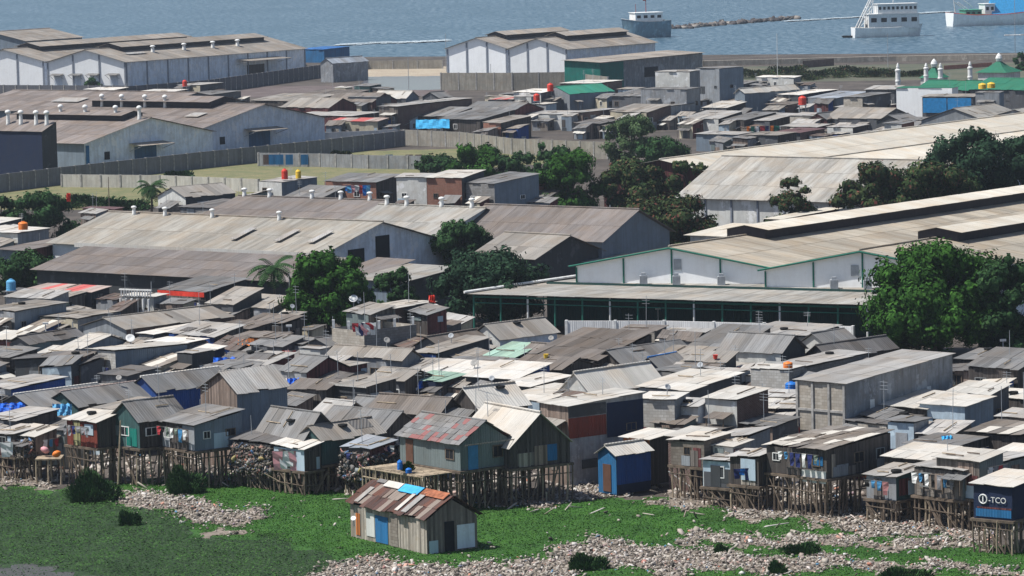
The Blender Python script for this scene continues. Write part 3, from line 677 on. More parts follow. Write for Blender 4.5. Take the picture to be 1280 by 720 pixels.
tree('small reddish tree in front of the grey hipped roof', 992, 222, 302, 70, 'red', 12, .2, 5000, airy=.1, low=.05)
tree('dark green trees at the left edge behind the brown gable', 52, 240, 300, 90, 'mid', 14, .22, 6000, low=.05)
tree('low dark tree at the far left edge', 2, 246, 300, 60, 'mid', 12, .22, 4500, low=.05)
tree('dark spreading tree at the left edge above the huts', 40, 313, 366, 108, 'mid', 16, .2, 8000, low=.05)
tree('leafy green tree behind the flat roofed brick rooms', 596, 180, 232, 82, 'bright', 14, .26, 6000, low=.05)
tree('low green tree right of the flat roofed brick rooms', 648, 190, 232, 70, 'mid', 12, .26, 4500, low=.05)
tree('pale airy tree growing among the far shacks', 790, 143, 206, 84, 'pale', 16, .22, 4800, airy=.8, low=.05)
tree('dark airy tree among the far shacks above the maroon roof', 828, 172, 214, 90, 'mid', 14, .24, 4800, airy=.6, low=.05)
tree('low green bushes behind the boarded fence', 545, 192, 216, 60, 'mid', 10, .24, 3000, low=.05)
tree('small dark tree near the sea wall at the right edge', 1278, 66, 88, 26, 'mid', 8, .25, 1800, low=.1)
tree('small green tree growing by the blue roofed shed near the sea', 372, 69, 88, 22, 'mid', 8, .25, 1500, low=.1)
tree('small green tree by the far white gable wall', 116, 97, 116, 22, 'mid', 8, .25, 1500, low=.1)
palm('coconut palm beside the small white gabled house', 189, 224, 272, 50)
palm('palm with long pale fronds left of the bright green tree', 342, 318, 404, 74)
for i, (x, y, w_, h_, lb) in enumerate([(110,258,80,18,'low green shrubs in the dry field left of the palm'),(155,262,60,16,'green weeds at the foot of the palm'),(425,196,24,9,'yellowish shrub on the dry field fence line'),
      (225,222,34,10,'dull green shrubs below the long grey fence'),(60,226,60,9,'dry tuft at the foot of the left fence'),(480,352,40,16,'dark creeper on the tin roof'),(362,520,36,22,'bright green shrub behind the charcoal gable'),
      (1030,97,70,14,'grey green scrub below the sea wall'),(940,97,70,14,'thick scrub behind the grey tower block'),(1100,96,60,12,'thin scrub at the end of the sea wall'),(1000,100,60,9,'scrub beside the white flat roof'),(905,96,50,13,'dense scrub right behind the tower block roof shelter'),(985,93,50,14,'dense scrub at the sea wall foot, left part'),(1065,93,60,13,'dense scrub at the sea wall foot, right part'),(1150,95,60,10,'low brownish scrub behind the mosque'),
      (735,283,14,8,'small weed growing on the grey roof'),(255,352,24,9,'tiny green plant by the red trimmed house'),(115,357,34,9,'green plant behind the pink and white roof')]):
    bush(lb, x, y, w_, h_, mat=CM['mid'] if i not in (2,4,7,8,9,10,11,12,13,14) else CM['olive'], dens=.7, leaf=.2, z=1.0 if i not in (15,) else 6.0, spiky=.2, name='shrub')
# ================================================================== STILT HOUSES (front row)
def low(a, f):
    a = list(a); r = a[6]
    if r != 'none' and r[0] in 'ab': a[6] = (r[0], r[1]*f)
    elif r != 'none': a[6] = ('s', r[1], r[2]*.8)
    return a
ALLH = []; G3 = 'shacks of the far settlement near the sea'
G1 = 'stilt houses along the edge of the marsh'
def st(*a, **k): k.setdefault('group', G1); k.setdefault('name', 'stilt_house'); k.setdefault('cat', 'stilt house'); k.setdefault('rag', 6); k.setdefault('wild', 1.6); h = House(*low(a, .78), **k); ALLH.append(h); return h
f1 = st('leftmost stilt hut with a pale sheet hung on its front', 18, 543, 34, 34, 1.6, ('s',-.2,.4), 'lt', 'dkp', 'dkp', z0=1.7, st=1.7, th=45, win=1)
f2 = st('small open stilt platform shack heaped with coloured junk', 44, 546, 32, 24, 1.5, ('s',0,.5), 'cr', 'dkp', 'rag', z0=1.7, st=1.7, th=45, win=0)
f3 = st('stilt house with red and yellow plank front and pale bent roof', 121, 529, 42, 26, 1.75, ('s',0,.6), 'cr', 'red', 'dkp', z0=2.7, st=2.7, rag=0, th=45, win=0)
f3.panel('A', f3.W*.55, f3.W*.78, .02, 1.7, WM('yel'), 'door', 'faded yellow door'); f3.panel('A', f3.W*.12, f3.W*.4, .85, 1.6, WM('pbl'), 'window_shutter', 'pale blue shutter')
f4 = st('stilt house with dark green gable front and grey ribbed roof', 174, 527, 40, 54, 1.9, ('a',1.5), 'gr', 'teal', 'dkp', z0=2.7, st=2.7, rag=2, th=48, win=1)
f4.panel('A', .3, 1.5, .1, 1.35, WM('grn'), 'wall_panel', 'green panel'); 
f5 = st('wide grey metal sided stilt house with sagging grey roof', 243, 532, 50, 56, 1.8, ('s',0,.75), 'gr', 'dkp', 'bg', z0=2.7, st=2.7, th=50, win=2, wild=2)
f5.panel('A', .0, f5.W*.32, .05, 1.7, WM('cgr'), 'wall_panel', 'pale patched sheet')
f6 = House('tall grey metal house with a rag patched front behind the wide grey stilt house', 296, 491, 50, 60, 4.6, ('a',1.3), 'lt', 'rag', 'bg', th=50, rp=.42, jit=.2, wild=2, win=1, patches=2)
f7 = st('stilt lean-to walled with stacked scrap, right of the tall grey house', 338, 556, 50, 24, 1.5, ('s',0,.5), 'dk', 'patc', 'dkp', z0=1.7, st=1.7, th=42, win=0, wild=3)
f8 = st('charcoal gabled stilt house with long double pitched grey roof', 380, 548, 62, 42, 1.7, ('b',2.0), 'gr', 'dkp', 'char', z0=2.0, st=2.0, th=50, rp=.45)
f9 = st('patched white roofed stilt stall draped with pink and white cloth', 380, 562, 40, 20, 1.5, ('s',0,.3), 'wh', 'pbl', 'dkp', z0=1.7, st=1.7, th=45, sw=.6, wild=3, win=0)
f10 = st('stilt house with long tan streaked roof and greenish walls', 402, 551, 30, 72, 1.7, ('a',1.1), 'tan', 'teal', 'teal', z0=1.9, st=1.9, th=45, patches=3, win=1)
f11 = st('brown cluttered stilt shack beside the patch roofed house', 462, 562, 34, 30, 1.8, ('s',0,.4), 'bluegr', 'dkp', 'mar', z0=1.5, st=1.5, th=42, wild=3, win=0)
f12 = st('stilt house with red flecked tile roof, grey green walls and a pole deck', 575, 556, 78, 62, 1.75, ('b',1.7), 'patch', 'gst', 'gst', z0=2.75, st=2.75, th=52, sw=.5, sl=.55, jit=.03, rag=0, win=1, door='AB')
f12.panel('B', -.1, f12.D+.1, 1.72, 1.8, RM('tan'), 'canopy', 'rusty canopy strip', off=.7)
f13 = st('big pale roofed stilt house with black gable and blue shutter', 637, 558, 66, 76, 1.5, ('b',2.6), 'cr', 'dkp', 'dkp', z0=2.6, st=2.6, th=58, rp=.5, jit=.05, sw=1.1, sl=3, wild=.5, win=0)
f13.panel('B', f13.D*.43, f13.D*.78, .25, 1.35, WM('blp'), 'window_shutter', 'bright blue shutter'); f13.panel('B', f13.D*.12, f13.D*.4, .1, .95, WM('pln'), 'wall_panel')
f14 = House('two storey house with red and navy side wall under a pale flat roof', 710, 508, 34, 96, 4.6, ('s',0,.35), 'cr', 'rag', 'cgr', th=52, jit=.05, win=1, rag=4, name='house', cat='house')
f14.panel('B', 0, f14.D*.5, 2.35, 3.75, WM('red'), 'wall_panel', 'rust red metal panel'); f14.panel('B', f14.D*.51, f14.D, 2.1, 4.5, WM('nav'), 'wall_panel', 'navy metal panel')
f14.panel('B', 0, f14.D*.5, 3.8, 4.6, WM('char'), 'wall_panel')
f15 = House('bright blue plank shed with pale yellow roof on the rubbish bank', 770, 568, 22, 44, 2.6, ('a',.5), 'cr', 'blp', 'nav', z0=.3, th=50, jit=.05, win=0, door='A')
f15.panel('B', 0.05, f15.D, .5, 2.5, WM('blu'), 'wall_panel', 'blue sheeting')
f16 = House('dark brown house with orange door frame right of the blue shed', 812, 549, 32, 34, 3.0, ('s',0,.25), 'cr', 'org', 'dkp', z0=.5, th=45, win=0)
f17 = st('woven wall stilt house under a thin white tilted roof', 880, 552, 40, 36, 1.75, ('s',-.15,.3), 'cr', 'wov', 'wov', z0=2.3, st=2.3, th=42, win=1)
f17b = House('flat pale roof hut between the two white block houses and the stilt row', 863, 547, 27, 32, 3.2, ('s',0,.3), 'cr', 'dbk', 'dkp', z0=.6, th=42, win=0)
f18 = st('little stilt room with a grey white roof and louvred front', 916, 559, 30, 24, 1.5, ('s',0,.3), 'cr', 'wht', 'gry', z0=2.2, st=2.2, th=42, win=2)
f19 = st('lowest white and pale blue stilt room with a dark shirt hanging outside', 922, 578, 42, 40, 1.75, ('s',0,.1), 'lt', 'pbl', 'dkp', z0=1.3, st=1.3, th=35, win=1, oh=.15)
f19.panel('A', .12*f19.W+1.0, f19.W*.98, .05, .95, WM('wht'), 'wall_panel', 'bright white panel')
f20 = st('thin roofed shack with hanging washing behind the lowest white room', 948, 572, 34, 22, 1.9, ('s',-.1,.3), 'lt', 'dkp', 'dkp', z0=1.7, st=1.7, th=40, win=0)
f21 = House('long shack with a ragged white edge roof behind the woven house', 935, 546, 40, 30, 2.8, ('s',-.3,.3), 'lt', 'rag', 'gry', z0=.8, th=40, win=0, wild=2)
f22 = st('large stilt house with patched brown tin roof and slatted front', 1033, 563, 70, 88, 1.85, ('s',-.1,.6), 'mix', 'dkp', 'dkp', z0=2.6, st=2.6, th=46, wild=3, jit=.3, sw=.8, sl=1.5, patches=9, win=2)
f22.panel('A', 0.05, f22.W*.42, -.35, .45, WM('wht'), 'wall_panel', 'white board below the window'); f22.panel('A', .3, 1.1, .8, 1.4, WM('blp'), 'window_shutter', 'blue tarpaulin flap')
f23 = st('small stilt hut with peeling white front and patched tin roof', 1120, 597, 34, 40, 1.5, ('s',0,.4), 'lt', 'cgr', 'teal', z0=1.5, st=1.5, th=42, wild=2, win=0)
f24 = House('house under a clean pale sheet roof behind the peeling white hut', 1160, 575, 50, 44, 2.7, ('s',0,.45), 'cr', 'dkp', 'char', z0=1.0, th=42, jit=.05, win=0)
f25 = st('grey plank stilt house with rippled lower roof and grey side', 1203, 590, 54, 54, 1.8, ('s',0,.3), 'lt', 'pln', 'gst', z0=2.0, st=2.0, th=46, D=6.8, wild=2, win=2)
f25b = st('upper pale roofed room behind the grey plank stilt house', 1224, 577, 48, 34, 2.4, ('s',0,.35), 'cr', 'pln', 'gst', z0=2.1, st=2.1, th=44, jit=.06, win=1)
f26 = st('navy painted stilt kiosk with white lettering and a sky blue stripe', 1265, 609, 44, 50, 2.05, ('s',0,.35), 'cr', 'nav', 'nav', z0=2.15, st=2.15, th=36, rag=0, jit=.03, win=0)
f26.panel('A', .05, f26.W*.94, .12, .6, WM('blp'), 'stripe', 'sky blue stripe'); f26.panel('A', .05, f26.W*.9, .62, .72, WM('mar'), 'stripe', 'thin maroon stripe')
f27 = House('hut with a pale roof and a blue and white drum at the right edge', 1292, 570, 44, 30, 2.4, ('s',0,.3), 'cr', 'pln', 'dkp', z0=1, th=40, win=0)
f28 = House('low grey tin roof at the right edge above the pale hut', 1275, 546, 58, 44, 2.6, ('s',0,.4), 'mix', 'dkp', 'dkp', z0=1, th=42, wild=2, win=0)
# ================================================================== SLUM BEHIND
G2 = 'shacks packed behind the stilt row'
ADJ = dict(lt='light grey', gr='dark grey', tan='tan', br='brown', cr='cream', dk='black', mix='patched', lt2='light grey', gr2='dark grey', br2='brown')
WADJ = dict(pln='plank', dkp='dark plank', cgr='plaster', gry='grey tin', rag='ragged board', dgr='charcoal', wov='woven', mar='maroon', pbl='pale blue', gst='greenish', crm='cream', blu='bright blue', bg='blue grey')
def annex(h, grp, p=.7):
    host = h.label
    for _ in range(2):
        if random.random() > p: continue
        rc, wa = random.choice(['lt','gr','tan','br','dk','mix','lt2','gr2','br2','gr','gr2','cr']), random.choice(list(WADJ)+['crm','pbl','cgr','bg']*(2 if grp == G3 else 0)); side = 'before' if _ == 0 else 'beside'
        pre = '%s %s annex %s the' % (ADJ[rc], WADJ[wa], side)
        for cut in (' with ', ' under ', ' in front', ' beside ', ' behind ', ' left of ', ' right of ', ' at the ', ' in the '):
            if len((pre+' '+host).split()) > 16 and cut in host[10:]: host = host[:10]+host[10:].split(cut)[0]
        if len((pre+' '+host).split()) > 16: pre = '%s annex %s the' % (WADJ[wa], side)
        if len((pre+' '+host).split()) > 16: continue
        w_, d_ = random.uniform(1.6, 3.2), random.uniform(1.5, 3.0); hh = h.wh*random.uniform(.5, .85) if h.wh < 3.5 else random.uniform(1.9, 2.4)
        if side == 'before': o_ = h.o+h.L(random.uniform(0, max(.1, h.W-w_)), -d_-.35)
        else: o_ = h.o+h.L(-w_-.35, random.uniform(0, max(.1, h.D-d_)))
        a_ = House(pre+' '+host, 0, 0, 0, 0, hh, ('s', random.uniform(-.3,.3), random.uniform(.1,.7)), rc, wa, random.choice(list(WADJ)), th=math.degrees(math.atan2(h.b.x, h.b.y))+random.uniform(-4,4),
             pos=o_, W=w_, D=d_, z0=h.z0, group=grp, wild=2.2, jit=.22, rag=2, sw=.8, sl=1.5, win=random.choice([0,1]), name='annex', cat='annex')
def sh(*a, **k):
    k.setdefault('group', G2); k.setdefault('rag', 3); k.setdefault('jit', .17); k.setdefault('wild', 1.6); h = House(*low(a, .66), **k); annex(h, G2, .8); ALLH.append(h); return h
# --- left block
sh('dark hut under a faded pink and white roof at the top left', 114, 365, 84, 20, 2.6, ('s',0,.3), 'redwh', 'dgr', 'char')
sh('blue grey sided house with a flat brown roof at the left edge', 18, 390, 42, 58, 3.0, ('s',0,.4), 'tan', 'cgr', 'bg', th=45)
sh('curved grey roof behind the blue grey house at the left edge', 62, 374, 58, 20, 2.6, ('s',0,.6), 'lt', 'cgr', 'cgr', th=30)
hb = sh('white balustraded house with arched terrace and columns', 192, 372, 42, 14, 3.2, ('s',0,.1), 'cr', 'wht', 'cgr', th=30, name='house', cat='house', win=3)
hr = sh('grey house with a bright red awning band and barred window', 257, 366, 60, 48, 3.0, ('s',0,.9), 'gr', 'pln', 'char', th=38, name='house', cat='house', win=1)
hr.panel('A', -.1, hr.W+.1, 2.6, 3.05, PM('redp'), 'awning', 'bright red awning', off=.35); hr.panel('A', .4, 1.9, .5, 1.9, WM('wht'), 'window', 'white barred window')
sh('brown tin house with a lower canopy right of the red awning house', 291, 381, 34, 34, 2.8, ('s',0,1.4), 'tan', 'dgr', 'dgr', th=44)
sh('greenish hut partly behind the orange fronted hut', 318, 384, 26, 26, 2.4, ('s',0,.9), 'tan', 'gst', 'gst')
sh('tin hut with sagging tan roof beside the bright green tree', 338, 386, 22, 24, 2.4, ('s',0,1.0), 'tan', 'cgr', 'dgr')
sh('long low shack with a thin brown roof and cream plank wall', 97, 399, 54, 44, 2.3, ('s',0,.2), 'tan', 'crm', 'gry')
hbk = sh('big brown roof with a dark red brick side wall', 158, 412, 60, 122, 2.6, ('a',1.2), 'tan', 'gry', 'dbk', th=44, sw=1.5, sl=3)
sh('shack with a clean white sloping roof beside the brick wall', 192, 419, 20, 68, 2.2, ('s',0,.35), 'wh', 'gry', 'dgr', th=42, jit=.03)
sh('shack with half white roof, blue front and weathered plank side', 268, 421, 62, 34, 2.4, ('s',0,.8), 'lt', 'blu', 'pln', th=44, patches=3)
sh('small white roofed shack with a thin front edge', 246, 446, 22, 32, 2.6, ('s',0,.6), 'wh', 'dgr', 'nav', jit=.03)
sh('thin white roof strip in front of the blue fronted shack', 232, 430, 52, 24, 2.2, ('s',0,.1), 'wh', 'dgr', 'dgr')
sh('pale roofed shack with grey gable left of the blockwork building', 100, 437, 26, 56, 2.0, ('b',1.2), 'cr', 'gry', 'bg', jit=.04, rp=.6)
hc = sh('flat roofed building with pale block front and blue grey ribbed side', 144, 439, 42, 84, 3.4, ('s',-.15,-.1), 'cr', 'cgb', 'bg', th=50, rag=0, oh=.12, jit=.02, name='workshop', cat='workshop', win=0, z0=1)
sh('dark wing joined to the right end of the blockwork building', 240, 443, 20, 26, 3.0, ('s',0,.1), 'lt', 'char', 'char', oh=.12)
sh('orange red brick hut left of the blockwork building', 103, 446, 32, 12, 3.0, ('s',0,.1), 'br', 'brk', 'dbk', th=22, win=0)
sh('black walled hut with a pale board left of the orange brick hut', 66, 447, 50, 14, 2.8, ('s',-.3,.2), 'dk', 'char', 'char', th=25, win=1)
sh('small pale roof at the left edge above the dark alley', 14, 425, 30, 18, 2.4, ('s',0,.5), 'cr', 'mar', 'dkp')
sh('dark grey roofed hut in the left block with greenish wall', 36, 430, 26, 60, 2.4, ('a',.8), 'dk', 'dgr', 'gst')
sh('dark hut at the left edge with a hanging cloth', 12, 447, 30, 30, 2.4, ('s',0,.5), 'gr', 'dkp', 'dkp')
sh('navy walled hut under a white roof edge at far left', 14, 487, 44, 60, 2.6, ('s',0,.4), 'lt', 'cgr', 'blu', th=42)
sh('long gabled roof with a white ridge line at the left', 44, 511, 54, 90, 2.6, ('a',1.3), 'gr', 'dgr', 'blu', th=44, rp=.5, ridge='wh', patches=3)
sh('gabled house with grey ribbed roof and teal curtain at the front', 98, 507, 44, 82, 2.7, ('a',1.3), 'gr', 'teal', 'dkp', th=44, ridge='redwh')
sh('low blue tarpaulin lean-to at the left edge', 36, 523, 50, 24, 2.2, ('s',0,.2), 'blue', 'blu', 'blu', win=0)
sh('grey roofed shack above the leftmost stilt hut', 22, 527, 40, 44, 2.4, ('s',0,.5), 'lt', 'dgr', 'dkp', th=42, wild=2)
hbl = sh('bright blue gabled house with a large dark grey roof', 196, 489, 38, 86, 3.1, ('a',1.4), 'gr', 'blu', 'blu', th=46, ridge='wh')
sh('small flat grey roof tucked beside the blue gabled house', 158, 470, 34, 34, 2.4, ('s',0,.3), 'dk', 'dgr', 'dgr')
sh('tan roof strip between the teal curtain house and the dark green gable', 150, 514, 34, 50, 2.4, ('s',0,.4), 'tan', 'rag', 'dkp', th=44)
sh('dark grey roofed shack above the tall grey metal house', 322, 456, 52, 34, 2.6, ('b',.9), 'dk', 'blu', 'dgr')
sh('shack roof with a sky blue edge by the tall grey house', 296, 461, 40, 26, 2.6, ('s',0,.3), 'gr', 'blp', 'dkp')
sh('small hut with an orange front beside the drain', 314, 424, 26, 22, 2.4, ('s',0,.4), 'br', 'dgr', 'dgr')
sh('orange brown hut under a grey roof left of the terrace house', 342, 424, 34, 20, 2.6, ('s',0,.3), 'br', 'org', 'dgr')
sh('grey tin roof in front of the orange brown hut', 352, 434, 40, 26, 2.2, ('s',0,.7), 'gr', 'dgr', 'dgr', wild=2)
sh('dark low shack behind the red flag pole', 312, 412, 44, 26, 2.4, ('s',0,.4), 'br', 'dkp', 'dkp', wild=2)
sh('muddle of brown tin sheets under the bright green tree', 352, 407, 50, 24, 2.2, ('s',0,.5), 'br', 'dkp', 'dkp', wild=3, jit=.3)
sh('pale blue fronted hut at the foot of the bright green tree', 364, 398, 22, 16, 2.3, ('s',0,.4), 'tan', 'blp', 'dkp')
# --- centre
ht_ = sh('two storey block walled house with an open roof terrace', 455, 413, 42, 64, 3.9, 'none', 'cr', 'blk', 'gbk', th=46, name='house', cat='house', win=0)
hrm = sh('white rooftop room under a pale slab with a blue edge, on the block terrace house', 494, 386, 28, 40, 1.2, ('s',0,.15), 'cr', 'wht', 'dbk', th=42, z0=4.6, oh=.6, jit=.02, name='rooftop_room', cat='room', win=1)
sh('grey blue tin shed right behind the terrace house', 536, 396, 34, 18, 3.4, ('s',0,.3), 'gr', 'gry', 'bg')
sh('grey roof in front of the terrace house wall', 412, 434, 34, 62, 2.4, ('a',.9), 'gr', 'dgr', 'char', th=44)
sh('white walled box hut with a red flag beside it', 400, 437, 26, 12, 2.6, ('s',0,.05), 'lt', 'wht', 'cgr', oh=.08)
sh('long brown tin roof below the terrace house', 503, 450, 96, 22, 2.5, ('b',1.0), 'tan', 'cgr', 'gry', th=36)
sh('maroon gabled house with a plain grey brown roof', 383, 466, 34, 50, 2.6, ('b',1.5), 'gr', 'cgr', 'mar', th=44)
sh('shack with a pale grey roof and maroon side left of the maroon gable', 332, 458, 34, 34, 2.6, ('s',0,.8), 'lt', 'dgr', 'mar')
sh('narrow shack under a thin tan roof over red brown wall', 388, 469, 24, 68, 2.3, ('s',0,.3), 'tan', 'dkp', 'mar')
sh('rusty topped wooden house with stained grey planks', 408, 488, 48, 14, 2.7, ('s',0,.6), 'br', 'pln', 'dkp', th=30)
sh('charcoal box house with a white front edge roof', 458, 484, 44, 36, 3.0, ('s',0,.35), 'tan', 'char', 'dkp', th=40, jit=.03, win=1).panel('A', -.25, 3.6, 2.98, 3.1, RM('wh'), 'fascia', 'white roof edge', off=.3)
sh('house with a light brown hip like roof right of the charcoal box house', 506, 476, 44, 34, 2.7, ('b',.9), 'tan', 'dgr', 'dkp')
sh('patched light roof below the charcoal box house', 424, 521, 34, 36, 2.4, ('b',1.3), 'lt', 'dkp', 'dkp', patches=3, th=42)
sh('wide brown corrugated roof in the middle of the slum', 548, 519, 88, 30, 2.6, ('b',1.5), 'br', 'dkp', 'dkp', th=36, wild=2)
sh('sagging grey brown roof below the wide brown one', 478, 541, 84, 46, 2.4, ('b',1.8), 'gr', 'dkp', 'dkp', th=38, wild=2, patches=4)
sh('second weathered roof left of the wide brown one', 470, 516, 42, 40, 2.5, ('b',1.2), 'gr', 'dkp', 'dkp', th=38, wild=2)
sh('blue and white painted house with a dark window', 594, 518, 44, 14, 2.5, ('s',0,.5), 'tan', 'pbl', 'gst', th=26).panel('A', 3.0, 3.6, .05, 2.3, WM('blp'), 'wall_panel', 'bright blue board')
sh('dark shack under a pale green canopy with a blue tarpaulin', 552, 478, 38, 28, 2.5, ('s',0,.4), 'green', 'nav', 'dkp')
sh('blue tarpaulin fronted shack under a tan roof', 545, 443, 28, 66, 2.5, ('s',0,.9), 'tan', 'blu', 'dgr', th=42)
sh('brown roofed gable hut with a pale sheet patch', 552, 434, 34, 60, 2.6, ('a',1.1), 'br', 'dgr', 'dgr', patches=2)
sh('low brown roof beside the terrace house wall', 532, 421, 30, 44, 2.5, ('s',0,1.0), 'br', 'dgr', 'dgr')
hg = sh('neat gabled house with a ribbed tan roof and pale board gable', 625, 424, 36, 72, 2.7, ('a',1.6), 'tan', 'wht', 'wb', th=46, jit=.03)
sh('faded green roof in front of the pale gabled house', 642, 447, 36, 36, 2.4, ('s',0,.8), 'green', 'dkp', 'teal')
sh('low grey hut with a long flat roof in the centre', 622, 457, 70, 24, 2.3, ('s',0,.2), 'gr', 'dgr', 'dkp', th=34)
sh('white and brown roofed house in the centre', 574, 472, 54, 40, 2.6, ('s',0,.9), 'wh', 'dgr', 'dkp', th=36, jit=.04)
sh('brown roof panel beside the bright white roof', 606, 471, 40, 40, 2.6, ('s',0,.8), 'br', 'dgr', 'dkp', th=36)
sh('bright white roofed house with a blue eave board', 644, 474, 62, 44, 2.8, ('s',0,.9), 'wh', 'char', 'blu', th=36, jit=.02, wild=.5)
sh('second white roof lower right of the bright white one', 662, 484, 36, 52, 2.6, ('s',0,.4), 'wh', 'char', 'dkp', jit=.03)
sh('large two tone grey and cream pitched roof', 600, 511, 34, 60, 3.0, ('a',2.0), 'cr', 'dkp', 'dkp', th=54, rp=.55, jit=.03, sw=1.1, sl=4, wild=.4)
sh('pale roofed house with clutter on its white and blue porch', 674, 502, 48, 70, 2.5, ('s',0,.5), 'cr', 'pbl', 'dkp', th=42, win=2)
sh('big cream roofed gable house, largest pale roof of the slum centre', 738, 490, 36, 94, 2.9, ('a',2.0), 'cr', 'wht', 'dkp', th=46, jit=.02, sw=1.1, sl=4, wild=.4, win=1)
sh('dark brown rumpled roof behind the white roofs', 700, 465, 62, 48, 2.5, ('b',1.1), 'br', 'dgr', 'dkp', wild=3, jit=.25)
sh('small brown hipped roof right of the pale gabled house', 690, 443, 36, 26, 2.6, ('b',.9), 'br', 'dkp', 'dkp', wild=2)
sh('huge patchwork tin roof before the white fence, left slope', 748, 452, 84, 70, 2.7, ('s',0,1.9), 'br', 'dkp', 'dkp', th=40, wild=3, jit=.3, patches=5)
sh('long ribbed grey roof with a dark slot beside the patchwork roof', 778, 455, 34, 92, 2.5, ('a',1.4), 'gr', 'dkp', 'dgr', th=44, wild=2)
sh('small brown block house against the white fence', 818, 414, 42, 16, 3.0, ('s',0,.15), 'br', 'blk', 'gbk', th=24, win=2)
sh('grey walled lean-to against the white fence, right of the brown block house', 880, 416, 46, 10, 2.8, ('s',0,.1), 'lt', 'gbk', 'dgr', th=20)
sh('blue rimmed gable hut in the centre right', 824, 459, 24, 34, 2.4, ('a',1.0), 'gr', 'nav', 'blp', ridge='blue')
sh('tan roofed hut with a pale violet wall', 906, 453, 48, 16, 2.6, ('s',0,.6), 'tan', 'wht', 'char', th=26, win=2)
sh('brown roof left of the pale violet walled hut', 858, 455, 58, 40, 2.4, ('s',0,1.0), 'tan', 'dkp', 'dkp', th=38, wild=2)
sh('grey ribbed roof slope behind the tan roofed hut', 912, 442, 56, 56, 2.7, ('s',0,1.9), 'gr', 'dkp', 'dkp', th=38, wild=1.5)
hgr = sh('house with a broad dark grey roof and a pale block wall', 976, 442, 74, 34, 3.0, ('b',1.8), 'gr', 'wht', 'char', th=36, win=1)
sh('dark gable with a thin light roof behind the broad grey roof', 1006, 420, 74, 48, 2.7, ('s',0,.4), 'lt', 'char', 'char', th=40)
sh('white fronted gable house with a grey ribbed roof', 1035, 433, 34, 40, 2.8, ('a',1.4), 'gr', 'wht', 'dgr', th=46)
sh('dark roofed gable beside the huge green tree', 1036, 447, 26, 92, 2.4, ('a',1.3), 'dk', 'char', 'dkp', th=46)
sh('flat pale roof above the grey block wall', 1008, 459, 34, 84, 2.6, ('s',0,.4), 'lt', 'gbk', 'gbk', th=44)
sh('pale block house with a red tank on top', 986, 463, 46, 22, 3.4, ('s',0,.05), 'cr', 'cgb', 'gbk', th=30, oh=.08, win=0)
sh('grey walled house under a thin roof right of the cream gable roof', 850, 466, 34, 34, 2.8, ('s',0,.1), 'gr', 'gbk', 'gbk', th=38)
sh('long white walled house with a flat pale top', 898, 473, 54, 44, 2.6, ('s',0,.1), 'lt', 'wht', 'gry', th=32, oh=.1)
sh('pale flat roof strip with a teal end', 938, 470, 66, 20, 2.3, ('s',0,.1), 'cr', 'wht', 'grn', th=26)
sh('cream sloping roof joining the two white houses', 862, 489, 62, 70, 3.0, ('s',0,.8), 'cr', 'cgr', 'dgr', th=40, jit=.04)
sh('white brick house right of the two storey house', 843, 500, 42, 16, 4.0, ('s',0,.2), 'cr', 'cgb', 'gry', th=24, win=0)
sh('white box room with a small vent, lower roof', 872, 509, 30, 16, 3.4, ('s',0,.35), 'lt', 'wht', 'wb', th=34, jit=.02, win=0)
sh('white fronted house with a brick red side and broad cream roof', 921, 501, 38, 42, 4.0, ('s',0,.6), 'cr', 'wht', 'dbk', th=44, jit=.03, win=0, name='house', cat='house')
sh('beige walled house under a light roof left of the long concrete building', 1000, 498, 62, 16, 3.2, ('s',0,.3), 'lt', 'blk', 'dgr', th=30)
sh('low dark stall with a pale roof and a white curtain', 968, 511, 40, 30, 2.8, ('s',0,.4), 'cr', 'dkp', 'dkp', th=34)
sh('dark stall with a bathroom curtain beside the long concrete building', 1000, 512, 36, 12, 2.8, ('s',0,.3), 'lt', 'nav', 'dkp', th=30)
hm = House('long concrete block building with a single sloping pale roof', 1057, 480, 58, 152, 5.2, ('s',0,.85), 'lt', 'blk', 'cgr', th=42, jit=.03, sw=1.1, sl=3.5, name='concrete_building', cat='building', win=0, oh=.18, wild=.5)
for u, z in ((.22, 4.0), (.45, 3.6), (.75, 4.2)): hm.panel('B', hm.D*u, hm.D*u+.5, z-.9, z-.2, PM('white'), 'vent', None, off=.03)
m = MB()
for u in (0.12, hm.W*.33, hm.W*.66, hm.W-.12): m.box(tuple(hm.L(u, -.05, 2.6)), (.18,.12,5.1), math.atan2(-hm.a.y, -hm.a.x))
for z in (1.2, 3.2): m.box(tuple(hm.L(hm.W/2, -.04, z)), (hm.W-.1,.1,.16), math.atan2(-hm.a.y, -hm.a.x))
m.build('frame_beam', PM('conc'), hm.root)
hp = House('pale blue walled house with a broken window, right of the concrete building', 1206, 508, 52, 42, 3.6, ('s',0,.25), 'cr', 'pbl', 'bg', th=38, jit=.03, name='house', cat='house', win=0)
hp.panel('A', hp.W*.5, hp.W*.5+.75, 1.6, 2.6, PM('dark'), 'window', 'broken dark window')
sh('brown walled room under a cream roof left of the pale blue house', 1158, 512, 62, 40, 3.2, ('s',.1,.6), 'cr', 'dkp', 'dgr', th=38, jit=.03, D=5)
sh('long cream roof joining the pale blue house to its neighbour', 1236, 494, 44, 30, 3.6, ('s',.1,.5), 'cr', 'dgr', 'dgr', th=36, jit=.03)
sh('dark plank hut with a ribbed grey roof below the huge tree at right', 1272, 462, 56, 44, 2.8, ('s',0,1.2), 'gr', 'dkp', 'dkp', th=38, sw=.7)
sh('low grey roof strip behind the dark plank hut', 1236, 452, 36, 34, 2.4, ('s',0,.6), 'gr', 'dkp', 'dkp')
sh('dark brown shed with a cream roof at the right edge', 1284, 500, 40, 30, 2.8, ('s',0,.3), 'cr', 'dkp', 'dkp')
